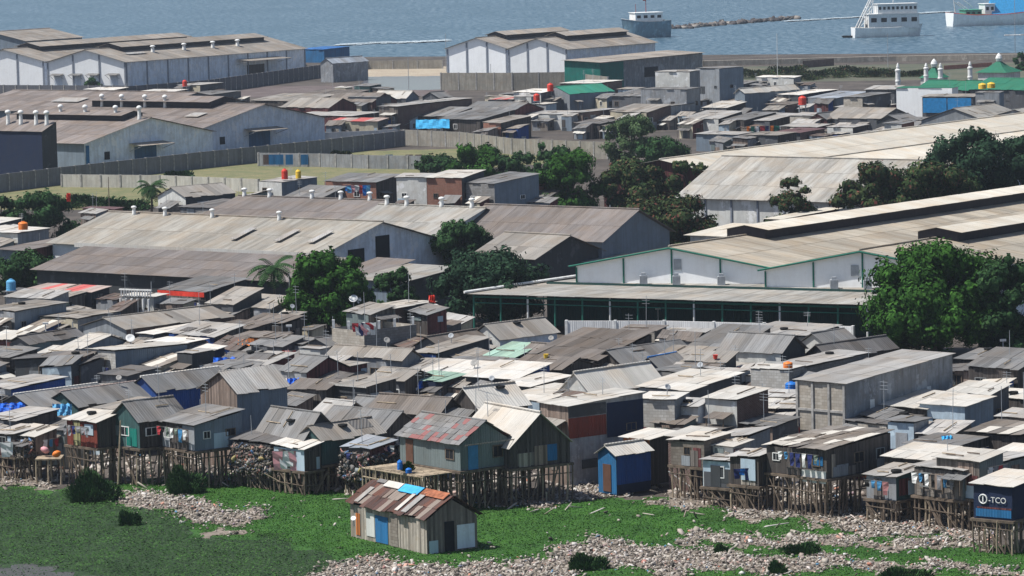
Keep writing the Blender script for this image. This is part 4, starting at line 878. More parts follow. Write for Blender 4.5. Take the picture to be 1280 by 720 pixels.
sh('tan walled hut at the right edge below the cream shed', 1290, 524, 40, 26, 2.3, ('s',0,.3), 'lt', 'wov', 'dkp')
sh('low grey yard shed in front of the concrete building side', 1108, 531, 44, 58, 2.6, ('s',0,.2), 'dk', 'blk', 'cgr', th=42, win=1)
sh('pale blue plastered room between the concrete building and the pale house', 1142, 529, 30, 22, 2.9, ('s',0,.1), 'gr', 'pbl', 'cgr', th=36, win=0)
sh('flat grey roof with a blue basin below the pale blue house', 1190, 560, 54, 50, 2.2, ('s',0,.2), 'gr', 'dkp', 'dkp')
# the little barn on the grass
fb = House('rusty patched barn standing alone on the grass with a blue door', 533, 650, 104, 62, 2.15, ('b',1.15), 'rust', 'patc', 'pln', th=57, z0=.05, W=9.2, D=3.7, rag=0, sw=.5, sl=1.5, jit=.2, wild=3, name='barn', cat='barn', win=0)
fb.panel('A', 4.6, 6.1, .05, 1.75, WM('blp'), 'door', 'bright blue door'); fb.panel('A', 8.0, 8.5, .2, 1.6, WM('org'), 'wall_panel', 'orange board'); fb.panel('A', 3.4, 4.3, 0, 1.9, WM('wov'), 'wall_panel', 'dull straw coloured boards')
fb.panel('A', 6.2, 7.2, .3, 1.8, WM('wht'), 'wall_panel', 'peeling white board'); fb.panel('B', 1.3, 2.0, 0, 1.9, PM('dark'), 'doorway', 'dark doorway'); fb.panel('B', .15, .8, 0, .8, WM('pbl'), 'wall_panel'); fb.panel('B', 2.2, 3.5, .1, 1.6, WM('wb'), 'wall_panel', 'blue grey sheets')
def roofpatch(h, u0, u1, v0, v1, mat, label):
    v0 *= .66; v1 = min(v1*.66, 1.84) if v1 < 2.8 else v1*.66
    m = MB(); q = [h.L(u, v, h.ht(u, v)+.34) for u, v in ((u0,v0),(u1,v0),(u1,v1),(u0,v1))]; lo = [p-Vector((0,0,.03)) for p in q]
    m.solid(q+lo, [(0,1,2,3),(4,7,6,5),(0,4,5,1),(1,5,6,2),(2,6,7,3),(3,7,4,0)]); o = m.build('roof_patch', mat, h.root); o['label'] = label
roofpatch(fb, 3.1, 5.4, 1.9, 2.79, PM('cyan'), 'blue tarpaulin over the ridge'); roofpatch(fb, 3.1, 5.4, 2.81, 3.6, PM('cyan'), 'blue tarpaulin over the ridge'); roofpatch(fb, .1, 2.9, 2.0, 2.79, PM('orangep2', (.28,.10,.05), var=.4), 'orange rusted ridge sheet')
roofpatch(fb, 5.5, 7.4, 2.1, 2.79, RM('wh'), 'pale ridge sheet'); roofpatch(fb, 8.0, 8.5, -.2, 1.7, RM('lt'), 'pale loose sheet'); roofpatch(fb, 3.2, 3.6, -.2, 2.0, RM('cr'), 'cream loose sheet'); roofpatch(fb, 2.2, 2.8, -.2, 2.2, RM('lt'), 'pale loose sheet')
roofpatch(fb, 7.5, 8.5, 2.4, 2.79, RM('gr'), 'grey ridge sheet')
# ================================================================== WAREHOUSES
def navefac(h, n, z0, z1, mat, face='A', wid=.35, off=.06):
    ln = h.W if face == 'A' else h.D; rz = math.atan2(h.a.y, h.a.x) if face == 'A' else math.atan2(h.b.y, h.b.x)
    for i in range(n+1):
        u = min(max(ln*i/n, wid*.5), ln-wid*.5); zt = (h.ht(u, 0) if face == 'A' else h.ht(0, u))-.25
        p = h.L(u, -off, (z0+zt)/2) if face == 'A' else h.L(-off, u, (z0+zt)/2); m = MB(); m.box((0,0,0), (wid, .16, zt-z0), rz); m.build('column', mat, h.root, p)
def monitor(h, along0, along1, halfw, lift, rc, mode='a'):
    """raised ridge ventilator: two roof slopes over side gaps filled by sheets coloured as their shade"""
    W, D, L = h.W, h.D, h.L; m = MB(); wv = MB()
    if mode == 'a': c = W*h.rp; f = lambda x, y, z: L(c+x, y, z); zr = h.ht(c, 0); slope = h.roof[1]/(W*h.rp)
    else: c = D*h.rp; f = lambda x, y, z: L(y, c+x, z); zr = h.ht(0, c); slope = h.roof[1]/(D*h.rp)
    ze = zr-slope*halfw+lift; zt = zr+lift
    for sg in (-1, 1): sheets(m, f(sg*halfw, along0, ze), f(sg*halfw, along1, ze), f(0, along0, zt), f(0, along1, zt), 2.2, 6, .03, wild=.5)
    m.build('monitor_roof', RM(rc), h.root)
    hw = halfw*.78; zb = zr-slope*hw-.1; zu = zr-slope*hw+lift-.04
    for sg in (-1, 1): wv.face([f(sg*hw, along0+.3, zb), f(sg*hw, along1-.3, zb), f(sg*hw, along1-.3, zu), f(sg*hw, along0+.3, zu)])
    for yy in (along0+.3, along1-.3): wv.face([f(-hw, yy, zb), f(hw, yy, zb), f(hw, yy, zu), f(0, yy, zt-.04), f(-hw, yy, zu)])
    wv.build('monitor_gap_shade', PM('gap_shade', (.03,.028,.035)), h.root)  # dark sheets: shade of the open ridge gap is put into their colour
def WH(label, *a, **k):
    for q, v_ in dict(sw=2.1, sl=4.5, jit=.03, wild=.4, oh=.5, win=0, name='warehouse', cat='warehouse').items(): k.setdefault(q, v_)
    return House(label, *a, **k)
def awn(h, face, u0, u1, z, dep, rc, name='awning', label=None):
    f = (lambda x, y, z_: h.L(x, -y, z_)) if face == 'A' else (lambda x, y, z_: h.L(-y, x, z_))
    mb = MB(); sheets(mb, f(u0, dep, z-.35), f(u1, dep, z-.35), f(u0, .05, z), f(u1, .05, z), 1.5, 3, .03, wild=.4); o = mb.build(name, RM(rc), h.root)
    if label: o['label'] = label
    mb = MB()
    for x in (u0+.1, u1-.1): mb.tube(f(x, dep-.1, z-.4), f(x, .05, z-1.2), .05, n=5)
    mb.build('bracket', PM('steel'), o)
def skylight(h, u0, u1, v0, v1):
    m = MB(); q = [h.L(u, v, h.ht(u, v)+.30) for u, v in ((u0,v0),(u1,v0),(u1,v1),(u0,v1))]; lo = [p-Vector((0,0,.05)) for p in q]
    m.solid(q+lo, [(0,1,2,3),(4,7,6,5),(0,4,5,1),(1,5,6,2),(2,6,7,3),(3,7,4,0)]); m.build('skylight', RM('lt'), h.root)
def vents(h, pts, hh=1.3, r=.42):
    for u, v in pts:
        m = MB(); m.lathe([(r*.8,-.3),(r*.6,.15),(r*.5,hh*.6),(r*.5,hh*.75)], 10); m.lathe([(r*.8,hh*.72),(r*.85,hh*.84),(r*.6,hh*.93),(r*.2,hh*.97)], 10)
        o = m.build('roof_vent', PM('white'), h.root, smooth=True); o.location = h.L(u, v, h.ht(u, v))
# far left white double nave
w1 = WH('far white warehouse by the sea at the top left, right nave with panelled side', 157, 77, 102, 207, 6.0, ('a',2.6), 'whs', 'whw', 'wb', th=33, tha=20)
w1b = WH('far white warehouse at the top left edge, left nave', 55, 76, 104, 207, 6.0, ('a',2.6), 'whs', 'whw', 'wb', th=33, tha=20)
for h in (w1, w1b): monitor(h, h.D*.12, h.D*.93, h.W*.17, 1.1, 'whs')
navefac(w1, 3, 0, 0, PM('colg', (.2,.22,.26))); navefac(w1, 9, 0, 0, PM('colg'), 'B'); navefac(w1b, 3, 0, 0, PM('colg'))
vents(w1, [(w1.W*.25, w1.D*t_) for t_ in (.25,.42,.58,.72)], 1.6, .7)
for u in (.15,.4,.62,.86): w1.panel('A', w1.W*u-.9, w1.W*u+.9, .3, 3.0, WM('wb'), 'door', off=.05); awn(w1, 'A', w1.W*u-1.3, w1.W*u+1.3, 3.5, 1.4, 'gr')
awn(w1, 'B', w1.D*.60, w1.D*.84, 4.6, 3.5, 'whs', 'canopy'); w1.panel('B', w1.D*.66, w1.D*.76, .2, 3.2, WM('dkp'), 'doorway', off=.05); skylight(w1, w1.W*.2, w1.W*.26, w1.D*.1, w1.D*.2)
w1c = WH('low warehouse with a red verge at the top left corner', 32, 51, 90, 60, 6.5, ('a',2.2), 'whs', 'bg', 'bg', th=32, ridge='redwh')
shed_b = House('shed with a light blue roof at the seaward end of the far warehouse', 405, 62, 34, 30, 3.2, ('s',0,.3), 'blue', 'blp', 'blp', th=34, win=0, name='shed', cat='shed')
House('pale concrete store with faded blue roof near the sand shore', 416, 79, 16, 42, 4.2, ('a',1.0), 'bluegr', 'cgr', 'cgr', th=40, win=0, name='store', cat='store')
# near left double gable
w2 = WH('stained white warehouse at left, near gable with blue doors', 105, 179, 190, 145, 4.0, ('b',3.0), 'whb', 'bg', 'wb', th=36)
w2b = WH('stained white warehouse at left, far gable beside the grey fence', 250, 161, 230, 146, 4.0, ('b',3.0), 'whb', 'bg', 'wb', th=36)
for h in (w2, w2b):
    awn(h, 'B', h.D*.34, h.D*.60, 3.3, 2.6, 'whs', 'canopy', 'pale canopy'); h.panel('B', h.D*.38, h.D*.55, .1, 2.7, WM('dblu'), 'door', 'blue sliding door', off=.05)
    h.panel('B', h.D*.15, h.D*.19, 1.2, 2.4, PM('dark'), 'window', off=.05); h.panel('B', h.D*.01, h.D*.035, 0, 3.6, WM('blp'), 'downpipe', off=.08)
monitor(w2, 3, w2.W*.9, 3.0, 1.0, 'whb', 'b'); monitor(w2b, 8, w2b.W*.95, 4.0, 1.2, 'whb', 'b')
w2n = House('dark navy walled shed below the stained white warehouse', 52, 164, 80, 16, 7.0, ('s',0,1.3), 'whb', 'nav', 'char', th=36, sw=2, sl=5, jit=.03, win=0, name='shed', cat='shed')
vents(w2, [(w2.W*x, w2.D*.46) for x in (.03,.2,.42,.6)], 2.2, .5); vents(w2b, [(w2b.W*x, w2b.D*.40) for x in (.5,.62,.76,.88)], 2.2, .5); vents(w2n, [(w2n.W*x, w2n.D*.6) for x in (.06,.24,.5,.72)], 2.2, .5)
w2c = WH('brown roofed warehouse behind the stained white one', 172, 141, 250, 130, 4.5, ('b',2.6), 'whb', 'bg', 'bg', th=36)
w2d = WH('low wide grey roof at the far left below the fence', 100, 137, 140, 110, 4.0, ('b',1.6), 'whb', 'bg', 'bg', th=36)
skylight(w2c, w2c.W*.45, w2c.W*.6, w2c.D*.2, w2c.D*.3); skylight(w2b, w2b.W*.16, w2b.W*.24, w2b.D*.2, w2b.D*.28)
# long brown roof, left of centre
w4 = WH('long cream roofed warehouse with a stained white gable, left of centre', 402, 317, 366, 140, 4.6, ('b',2.4), 'whs4', 'whw', 'wb', th=36, ridge='whs')
for x in (.34,.60,.86): pass
w4.panel('B', w4.D*.22, w4.D*.36, 1.6, 4.6, PM('dark'), 'window', 'dark louvred opening', off=.06); w4.panel('B', w4.D*.46, w4.D*.58, 2.2, 5.6, PM('dark'), 'window', 'dark louvred opening', off=.06)
for x in (.08,.20,.36): skylight(w4, w4.W*x, w4.W*x+.8, w4.D*.12, w4.D*.3)
vents(w4, [(w4.W*x, w4.D*.47) for x in (.35,.6,.78,.9)], 1.0, .35)
w4p = w4.panel('A', 0, w4.W*.9, 4.25, 4.7, RM('wh'), 'gutter', 'pale gutter strip', off=.6)
w4b = WH('pale grey nave behind the long cream roof', 543, 297, 130, 120, 4.6, ('b',2.4), 'whl', 'wb', 'wb', th=36); vents(w4b, [(w4b.W*x, w4b.D*.5) for x in (.1,.4,.75,.95)], 1.1, .4)
w4c = WH('dark brown roof behind the long cream one', 424, 281, 190, 110, 4.4, ('b',2.0), 'whp', 'bg', 'bg', th=36); vents(w4c, [(w4c.W*x, w4c.D*.5) for x in (.1,.3,.5,.8,.98)], 1.0, .4)
w4d = WH('brown lean-to roof along the front of the long cream warehouse', 378, 352, 362, 56, 3.2, ('s',0,1.5), 'whp', 'char', 'char', th=36, sw=1.6, sl=3)
w4e = WH('brown gable end roof at the left of the long cream warehouse', 30, 313, 30, 112, 4.0, ('s',0,.8), 'whp', 'bg', 'mar', th=38)
w4f = WH('small pale roof between the trees, below the dark gable windows', 503, 352, 60, 66, 3.6, ('s',0,.7), 'whl', 'bg', 'char', th=42)
w4g = WH('brown roof slice beside the white gable, between the trees', 470, 341, 40, 40, 3.2, ('s',0,.8), 'whp', 'bg', 'char', th=42)
w5 = WH('tan roofed shed with a black gable in the centre', 668, 322, 74, 84, 3.6, ('b',1.8), 'tan', 'char', 'char', th=42, sw=1.4, sl=3)
w5b = WH('wide grey brown roof behind the tan shed', 752, 300, 186, 90, 4.6, ('b',2.6), 'whp', 'bg', 'bg', th=36)
w5c = WH('low pale tin store right of the black gable', 738, 327, 50, 40, 2.6, ('s',0,.3), 'whl', 'gry', 'gry', th=38)
# main white warehouse
w6 = WH('white double gabled warehouse, right gable with green trimmed eaves', 1203, 338, 240, 400, 5.6, ('a',1.75), 'wht', 'whw', 'wb', th=37, tha=19, D=75)
w6b = WH('white double gabled warehouse, left gable with green trimmed eaves', 962, 333, 240, 400, 5.6, ('a',1.75), 'wht', 'whw', 'wb', th=37, tha=19, D=75)
monitor(w6b, w6b.D*.16, w6b.D*.97, 2.4, 1.0, 'whc'); monitor(w6, w6.D*.17, w6.D*.9, 2.4, 1.0, 'whc')
for h in (w6, w6b):
    navefac(h, 4, 0, 0, PM('greenpost'), wid=.13)
    m = MB()
    for u0, u1 in ((-.4, h.W/2), (h.W/2, h.W+.4)):
        za, zb = h.ht(max(u0,0), 0)-.12, h.ht(min(u1,h.W), 0)-.12; m.tube(h.L(u0,-.5,za), h.L(u1,-.5,zb), .09, n=6)
    m.build('fascia', PM('greenpost'), h.root)
    for u in (.22,.45,.62): 
        m = MB(); m.box((0,0,0), (.7,.7,.8)); m.box((0,0,.5), (.4,.4,.3)); o = m.build('exhaust_fan', PM('steel'), h.root); o.location = h.L(h.W*u, -.9, 4.35)
w6.panel('A', w6.W*.52, w6.W*.52+.7, 5.0, 6.0, PM('steel'), 'vent', off=.08); w6b.panel('A', w6b.W*.45, w6b.W*.45+.7, 5.2, 6.2, PM('steel'), 'vent', off=.08)
# veranda (open shed) in front
w6v = WH('long green posted veranda with a pale grey roof in front of the white warehouse', 1084, 380, 492, 0.1, 3.6, 'none', 'whl', 'dgn', 'dgn', th=27, D=.3, name='veranda', cat='veranda')
bpy.data.objects.remove(w6v.walls)
vD = 12.5; m = MB(); Lv = w6v.L; Wv = w6v.W
sheets(m, Lv(-.5,-.6,3.55), Lv(Wv+.5,-.6,3.55), Lv(-.5,vD,4.05), Lv(Wv-6,vD,4.05), 1.6, 4, .03, wild=.4); m.build('roof', RM('whl'), w6v.root)
for i in range(15):
    m = MB(); m.tube((0,0,-.8), (0,0,3.5), .10, .09, 8); o = m.build('post', PM('greenpost' if i % 3 else 'white'), w6v.root); o.location = Lv(Wv*i/14, 0, 0)
m = MB(); m.tube(Lv(0,-.05,3.3), Lv(Wv,-.05,3.3), .1); m.tube(Lv(0,-.05,2.75), Lv(Wv,-.05,2.75), .05); m.build('beam', PM('greenpost'), w6v.root)
m = MB(); m.tube(Lv(Wv+.6,-.7,3.75), Lv(Wv-5.6,vD,4.3), .13, n=6); m.build('verge_cap', PM('white'), w6v.root)
m = MB(); m.face([Lv(0,vD*.55,-1), Lv(Wv-4,vD*.55,-1), Lv(Wv-4,vD*.55,4.1), Lv(0,vD*.55,4.1)], [(0,0),(Wv,0),(Wv,5),(0,5)]); m.build('back_wall', WM('dgn'), w6v.root)
m = MB(); m.face([Lv(Wv*.2,vD*.4,2.9), Lv(Wv*.36,vD*.4,2.9), Lv(Wv*.36,vD*.4,3.1), Lv(Wv*.2,vD*.4,3.1)]); m.build('lamp_strip', PM('white'), w6v.root)
# upper right roofs
w8 = WH('large grey hip like roof with white windowed wall, upper right', 1150, 254, 290, 130, 4.0, ('b',4.0), 'whl', 'wht', 'wb', th=35)
navefac(w8, 9, 0, 0, PM('colg'), wid=.2)
w7 = WH('long cream roof with a maroon gable end, upper right', 901, 218, 144, 420, 4.5, ('a',1.7), 'whc', 'mar', 'mar', th=34, D=110)
w7b = WH('second cream nave right of the long one, upper right', 1040, 225, 138, 330, 4.5, ('a',1.7), 'whc', 'mar', 'wb', th=34, D=88)
w8b = WH('maroon sided shed with a white edge before the reddish tree', 974, 274, 12, 82, 3.2, ('s',0,.3), 'whc', 'char', 'mar', th=38, sw=1.5)
w8c = WH('pale low roof between the dark red tree and the long monitor roof', 925, 296, 60, 60, 4.0, ('s',0,.5), 'whc', 'wht', 'char', th=38)
# far centre
w9 = WH('far white warehouse in the centre by the sea, right nave', 709, 61, 74, 116, 7.2, ('a',2.2), 'whs', 'whw', 'wb', th=35, tha=25)
w9b = WH('far white warehouse in the centre by the sea, left nave', 634, 60, 76, 116, 7.2, ('a',2.2), 'whs', 'whw', 'wb', th=35, tha=25)
monitor(w9, w9.D*.2, w9.D*.92, 2.6, 1.1, 'whs'); monitor(w9b, w9b.D*.2, w9b.D*.92, 2.6, 1.1, 'whs'); navefac(w9, 3, 0, 0, PM('colg')); navefac(w9b, 3, 0, 0, PM('colg'))
w9c = WH('grey side hall with a teal sheeted end by the far central warehouse', 750, 78, 44, 138, 6.0, ('s',.4,.2), 'whs', 'grn', 'cgr', th=34)
w9c.panel('B', 0, w9c.D*.22, .6, 5.8, WM('grn'), 'wall_panel', 'teal sheeting'); w9c.panel('B', w9c.D*.42, w9c.D*.55, 2.2, 4.2, PM('dark'), 'opening', off=.06)
# ================================================================== FAR SETTLEMENT
G3 = 'shacks of the far settlement near the sea'
def fa(*a, **k): k.setdefault('group', G3); k.setdefault('rag', 2); k.setdefault('jit', .2); k.setdefault('wild', 1.6); k.setdefault('sw', 1.3); k.setdefault('sl', 3); k.setdefault('win', 1); h = House(*a, **k); annex(h, G3, .97); return h
T2 = [
 ('pale roofed hut left of the brown brick building, by the pond', 507,123,42,16,3.0,('b',1.2),'cr','dgr','bg',{}),
 ('long brown brick building with a tan end wall', 497,134,24,92,4.6,('s',0,.5),'lt','pln','dbk',dict(th=44)),
 ('small dark gable above the brown brick building', 548,122,20,16,3.4,('a',.9),'gr','dgr','dgr',{}),
 ('brown tin roof left of the tan end wall', 465,128,60,30,3.2,('b',1.4),'br','dbk','mar',{}),
 ('grey walled hut with torn posters left of the tan end wall', 470,122,36,18,4.0,('s',0,.3),'gr','bg','dgr',{}),
 ('maroon roofed hut behind the near grey fence', 410,135,60,34,3.6,('b',1.4),'tan','mar','mar',{}),
 ('flat light roof strip behind the near grey fence', 440,146,80,34,2.6,('s',0,.3),'lt','mar','dkp',{}),
 ('pinkish roofed hut with a cream front behind the fence', 472,152,60,12,2.6,('s',0,.3),'redwh','crm','dgr',dict(th=24)),
 ('small teal roofed stall behind the fence', 446,152,26,10,2.2,('s',0,.2),'bluegr','wht','dkp',{}),
 ('cream box on the roofs by the mud flat', 432,110,14,8,3.6,('s',0,.1),'cr','crm','crm',{}),
 ('green shed at the edge of the pond', 462,108,20,14,3.0,('s',0,.2),'gr','teal','teal',{}),
 ('row of low brown roofs beneath the dark wall, left part', 380,127,70,40,3.0,('s',0,.8),'tan','dkp','dkp',{}),
 ('row of low brown roofs beneath the dark wall, right part', 430,120,60,30,3.0,('s',0,.7),'br','dkp','dkp',{}),
 ('white roofed hut below the far warehouse fence', 142,113,40,16,2.6,('s',0,.3),'wh','dgr','dkp',{}),
 ('long pale roofed hut with a brown gable below the far warehouse', 212,116,44,20,3.0,('s',0,.3),'wh','dgr','dbk',{}),
 ('grey flat hut below the far warehouse side wall', 262,119,40,36,2.6,('s',0,.3),'gr','dgr','dgr',{}),
 ('cluttered flat hut with a red tank, below the far warehouse', 250,107,30,26,2.6,('s',0,.2),'lt','crm','dgr',{}),
 ('dark roofed shack behind the blue tarpaulin roll', 560,146,60,30,2.8,('s',0,1.2),'gr','dkp','dkp',{}),
 ('grey roof right of the blue tarpaulin roll', 600,150,50,44,2.8,('s',0,1.2),'gr','dkp','dkp',{}),
 ('long dark shack with a torn light roof in the far settlement', 640,140,62,40,3.2,('b',1.3),'gr','dgr','mar',{}),
 ('orange brick hut with a sloping grey roof behind the pale fence', 626,154,22,38,2.8,('s',0,.8),'tan','brk','dkp',dict(th=44)),
 ('low red roofed shack left of the white walled hut', 640,125,30,20,2.8,('s',0,.3),'redwh','dgr','dgr',{}),
 ('yellowish hut at the foot of the concrete fence', 622,121,16,8,2.6,('s',0,.1),'tan','crm','dgr',{}),
 ('grey hut beside the yellowish hut', 644,118,20,10,2.6,('s',0,.1),'gr','dgr','dgr',{}),
 ('white walled hut with a small black sign', 664,121,22,10,3.4,('s',0,.1),'lt','wht','bg',{}),
 ('white roofed house with two red tanks', 676,116,34,26,3.8,('s',0,.3),'wh','wht','dgr',{}),
 ('blue grey walled block with a green gabled top', 712,118,34,58,3.4,('a',1.3),'teal','gry','bg',dict(th=46,oh=.05)),
 ('white roofed house behind the green gabled block', 745,105,44,34,4.2,('s',0,.2),'wh','dbk','dbk',{}),
 ('small flat hut right of the green gabled block', 795,112,22,12,3.0,('s',0,.2),'tan','pbl','bg',{}),
 ('grey brown roof left of the white signed block', 810,121,44,30,3.2,('s',0,.8),'gr','dgr','dgr',{}),
 ('tan roofed brick barn behind the airy tree', 808,141,44,32,3.0,('s',0,.9),'tan','crm','dbk',dict(th=42)),
 ('long thin roofed house with a cream shutter, above the pale fence', 712,143,52,14,2.6,('s',0,.3),'lt','wht','dkp',dict(th=26)),
 ('brown sided house right of the cream shuttered one', 728,141,16,44,3.0,('s',0,.2),'lt','rag','dbk',dict(th=44)),
 ('dark junk filled shack above the pale fence', 750,155,30,24,2.4,('s',0,.3),'dk','dkp','dkp',dict(wild=3)),
 ('white block with a red sign near the grey tower', 862,90,42,14,8.6,('s',0,.1),'lt','wht','gry',dict(th=30,oh=.1)),
 ('wide grey plastered block below the white signed one', 858,112,56,18,6.0,('s',0,.1),'gr','cgr','gry',dict(th=30,oh=.1)),
 ('pale grey walled extension of the plastered block', 828,134,24,44,3.4,('s',0,.1),'gr','gry','gry',dict(oh=.1)),
 ('blue grey tower block with a rooftop shelter', 899,86,28,32,7.8,('s',0,.05),'gr','gry','bg',dict(th=46,oh=.06)),
 ('long pale gabled roof right of the grey tower block', 931,117,12,72,3.8,('a',.8),'cr','bg','bg',dict(th=46)),
 ('white flat roofed hut below the scrub', 992,97,44,10,3.0,('s',0,.2),'wh','wht','gry',{}),
 ('long white roof with dark side, centre right of the far settlement', 998,119,24,54,3.2,('s',0,.3),'wh','dgr','nav',{}),
 ('pale grey metal roof right of the red tank', 1046,123,34,44,3.2,('s',0,.6),'bluegr','gry','gry',{}),
 ('tattered light roof left of the brown brick strip', 908,135,28,26,2.8,('s',0,.7),'cr','dgr','dkp',{}),
 ('grey roofed hut with a white sheet hung outside', 898,149,42,32,3.0,('s',0,.9),'lt','wht','dkp',{}),
 ('second grey roof in the tangle above the cream roof', 930,151,26,44,2.8,('s',0,.8),'gr','dkp','dkp',{}),
 ('third grey roof in the tangle above the cream roof', 962,152,30,40,2.6,('s',0,.8),'lt','dgr','dkp',{}),
 ('brown brick strip house under the red tank', 985,131,26,26,2.8,('s',0,.1),'br','dbk','dbk',{}),
 ('small concrete box house with a dark door', 1019,145,30,18,3.4,('s',0,.2),'lt','blk','gry',{}),
 ('flat pale roof below the concrete box house', 1020,159,42,20,2.6,('s',0,.2),'lt','dkp','mar',{}),
 ('blue doored hut against the long cream roof', 922,169,50,20,2.6,('s',0,.2),'lt','bg','blu',{}),
 ('dark red topped hut against the long cream roof', 1000,166,30,34,2.6,('s',0,.2),'mar','dgr','dbk',{}),
 ('grey hut with a tan roof against the long cream roof', 972,170,40,26,2.6,('s',0,.2),'tan','dgr','dkp',{}),
 ('white fronted stall with a blue cloth', 1066,160,30,22,2.8,('s',0,.2),'lt','wht','dkp',{}),
 ('dark gabled hut with a white side', 1034,150,22,20,2.8,('a',1.0),'gr','mar','dkp',{}),
 ('broad grey brown roof below the white mosque wall', 1100,149,64,44,3.0,('b',1.4),'tan','dgr','dgr',{}),
 ('low grey roof with a black gable below the mosque', 1128,152,30,26,2.8,('a',.9),'gr','char','char',{}),
 ('brick red edged hut beside the cream roof', 1127,155,20,18,3.2,('s',0,.2),'gr','wht','brk',{}),
 ('dark open stall left of the pale gabled store', 1152,150,26,16,2.8,('s',0,.2),'gr','char','char',{}),
 ('grey open fronted house left of the mosque wall', 1078,122,22,40,4.6,('s',0,.3),'gr','blk','dgr',{}),
 ('two storey grey house with shaded balcony beside the mosque', 1118,112,34,14,5.2,('s',0,.4),'lt','dgr','dgr',dict(th=30)),
 ('low row of roofs below the balcony house', 1098,135,50,30,2.4,('s',0,.3),'lt','dgr','mar',{}),
 ('pale grey gabled store at right, left gable', 1234,152,76,60,3.4,('a',1.9),'whl','gry','gry',dict(th=36,sw=1.8)),
 ('pale grey gabled store at right, right gable', 1310,152,76,60,3.4,('a',1.7),'whl','gry','gry',dict(th=36,sw=1.8)),
 ('brown roofs beside the sea wall, left', 930,105,50,20,2.4,('s',0,.3),'gr','dgr','dgr',{}),
 ('flat roofed hut in the dry field carrying an orange tank', 352,228,30,42,3.0,('s',0,.25),'lt','wht','bg',dict(th=42,oh=.15,z0=1)),
 ('grey sloping roof in front of the flat roofed hut', 396,250,46,34,2.4,('s',0,1.2),'gr','dgr','dgr',{}),
 ('brick house hung with red and blue washing', 470,228,66,30,3.6,('s',0,.6),'gr','brk','dkp',dict(th=30)),
 ('whitewashed half of the flat roofed brick rooms', 533,222,38,10,5.2,('s',0,.3),'lt','wht','dgr',dict(th=24)),
 ('brick half of the flat roofed brick rooms with a pale roof', 577,223,44,28,5.2,('s',0,.5),'cr','brk','dgr',dict(th=28)),
 ('grey tin roofed block house at the end of the brick rooms', 618,230,36,56,4.6,('s',0,.7),'gr','gbk','bg',dict(th=42)),
 ('small shack with a pale tin roof under the centre trees', 664,226,44,20,4.2,('s',0,.6),'gr','bg','brk',{}),
 ('little white gabled house with red boards beside the palm', 232,247,38,58,3.0,('a',1.1),'tan','wht','char',dict(th=46)),
 ('dark brown flat roof right of the little white gabled house', 300,262,80,50,2.2,('s',0,.4),'dk','dgr','dgr',{}),
 ('white walled hut with an orange tank at the left edge', 22,292,60,34,3.4,('s',0,.2),'wh','wht','gry',dict(th=40)),
 ('brown roofed hut above the trees at the left edge', -2,280,30,24,3.4,('s',0,.3),'cr','dgr','dgr',{}),
 ('shaded long hut between the left trees and the red awning house', 60,368,60,16,2.2,('s',0,.1),'dk','char','char',{}),
 ('long brick yard wall house at left with a red roof line', 142,262,42,10,2.2,('s',0,.1),'mar','brk','brk',{}),
]
for r in T2:
    lb, nx_, ny_, wl_, wr_, wh_, rf, rc, wa, wb, kw = r; fa(lb, nx_, ny_, wl_, wr_, wh_, rf, rc, wa, wb, **kw)
# ================================================================== WALLS AND FENCES
def fence(label, tops, h, mat, z=1.0, th=.18, seg=3.0, posts=True, name='boundary_wall', cat='wall', maxp=60, pm=None):
    W_ = [P(x, y, z+h) for x, y in tops]; o0 = Vector((W_[0].x, W_[0].y, z)); r = thing(name, label, cat, o0); m = MB(); ps = []; d0 = 0
    for a, b in zip(W_, W_[1:]):
        a = Vector((a.x, a.y, 0)); b = Vector((b.x, b.y, 0)); L_ = (b-a).length; d = (b-a).normalized(); nrm = Vector((d.y, -d.x, 0))*th/2
        A, B = a-Vector((o0.x,o0.y,0)), b-Vector((o0.x,o0.y,0)); up = Vector((0,0,h)); dn = Vector((0,0,-.5))
        m.face([A+nrm+dn, B+nrm+dn, B+nrm+up, A+nrm+up], [(d0,-.5),(d0+L_,-.5),(d0+L_,h),(d0,h)]); m.face([B-nrm+dn, A-nrm+dn, A-nrm+up, B-nrm+up], [(d0,-.5),(d0+L_,-.5),(d0+L_,h),(d0,h)])
        m.face([A+nrm+up, B+nrm+up, B-nrm+up, A-nrm+up]); 
        n = max(1, int(L_/seg)); ps += [(A+(B-A)*(i/n), math.atan2(d.y, d.x)) for i in range(n+1)]; d0 += L_
    m.build('wall_panel', mat, r)
    if posts:
        if len(ps) > maxp: ps = ps[::int(len(ps)/maxp)+1]
        q = MB(); q.box((0,0,h/2), (.24,th+.16,h+.12)); pr = Proto(q, 'post', pm or PM('conc'))
        for p, a in ps: copyo(pr, r, 'post', p, (0,0,a))
    return r
FG = wallmat('fencegrey', (.20,.205,.22), 'corr', .6); FW = wallmat('fencewhite', (.52,.50,.45), 'corr', .5); FC = wallmat('fenceconc', (.30,.28,.24), 'corr', .8); FD = wallmat('fencedark', (.11,.115,.13), 'corr', .5); FB = wallmat('fenceboard', (.35,.36,.37), 'corr', .8)
FWW = wallmat('fencebright', (.72,.72,.71), 'corr', .25)
fence('long dark grey panel wall running right up to the bend at the far shacks', [(-40,223),(75,209),(250,190),(400,175),(505,163)], 2.5, FG)
fence('pale concrete panel wall from the bend to behind the trees', [(505,162),(575,165),(640,173),(760,178)], 2.5, FC)
fence('cream precast wall across the dry field', [(77,218),(200,219),(323,224)], 1.8, FW)
rb_ = fence('wall of patched boards with blue and maroon panels behind the orange tank hut', [(323,191),(400,192),(460,194),(560,195)], 2.0, FB)
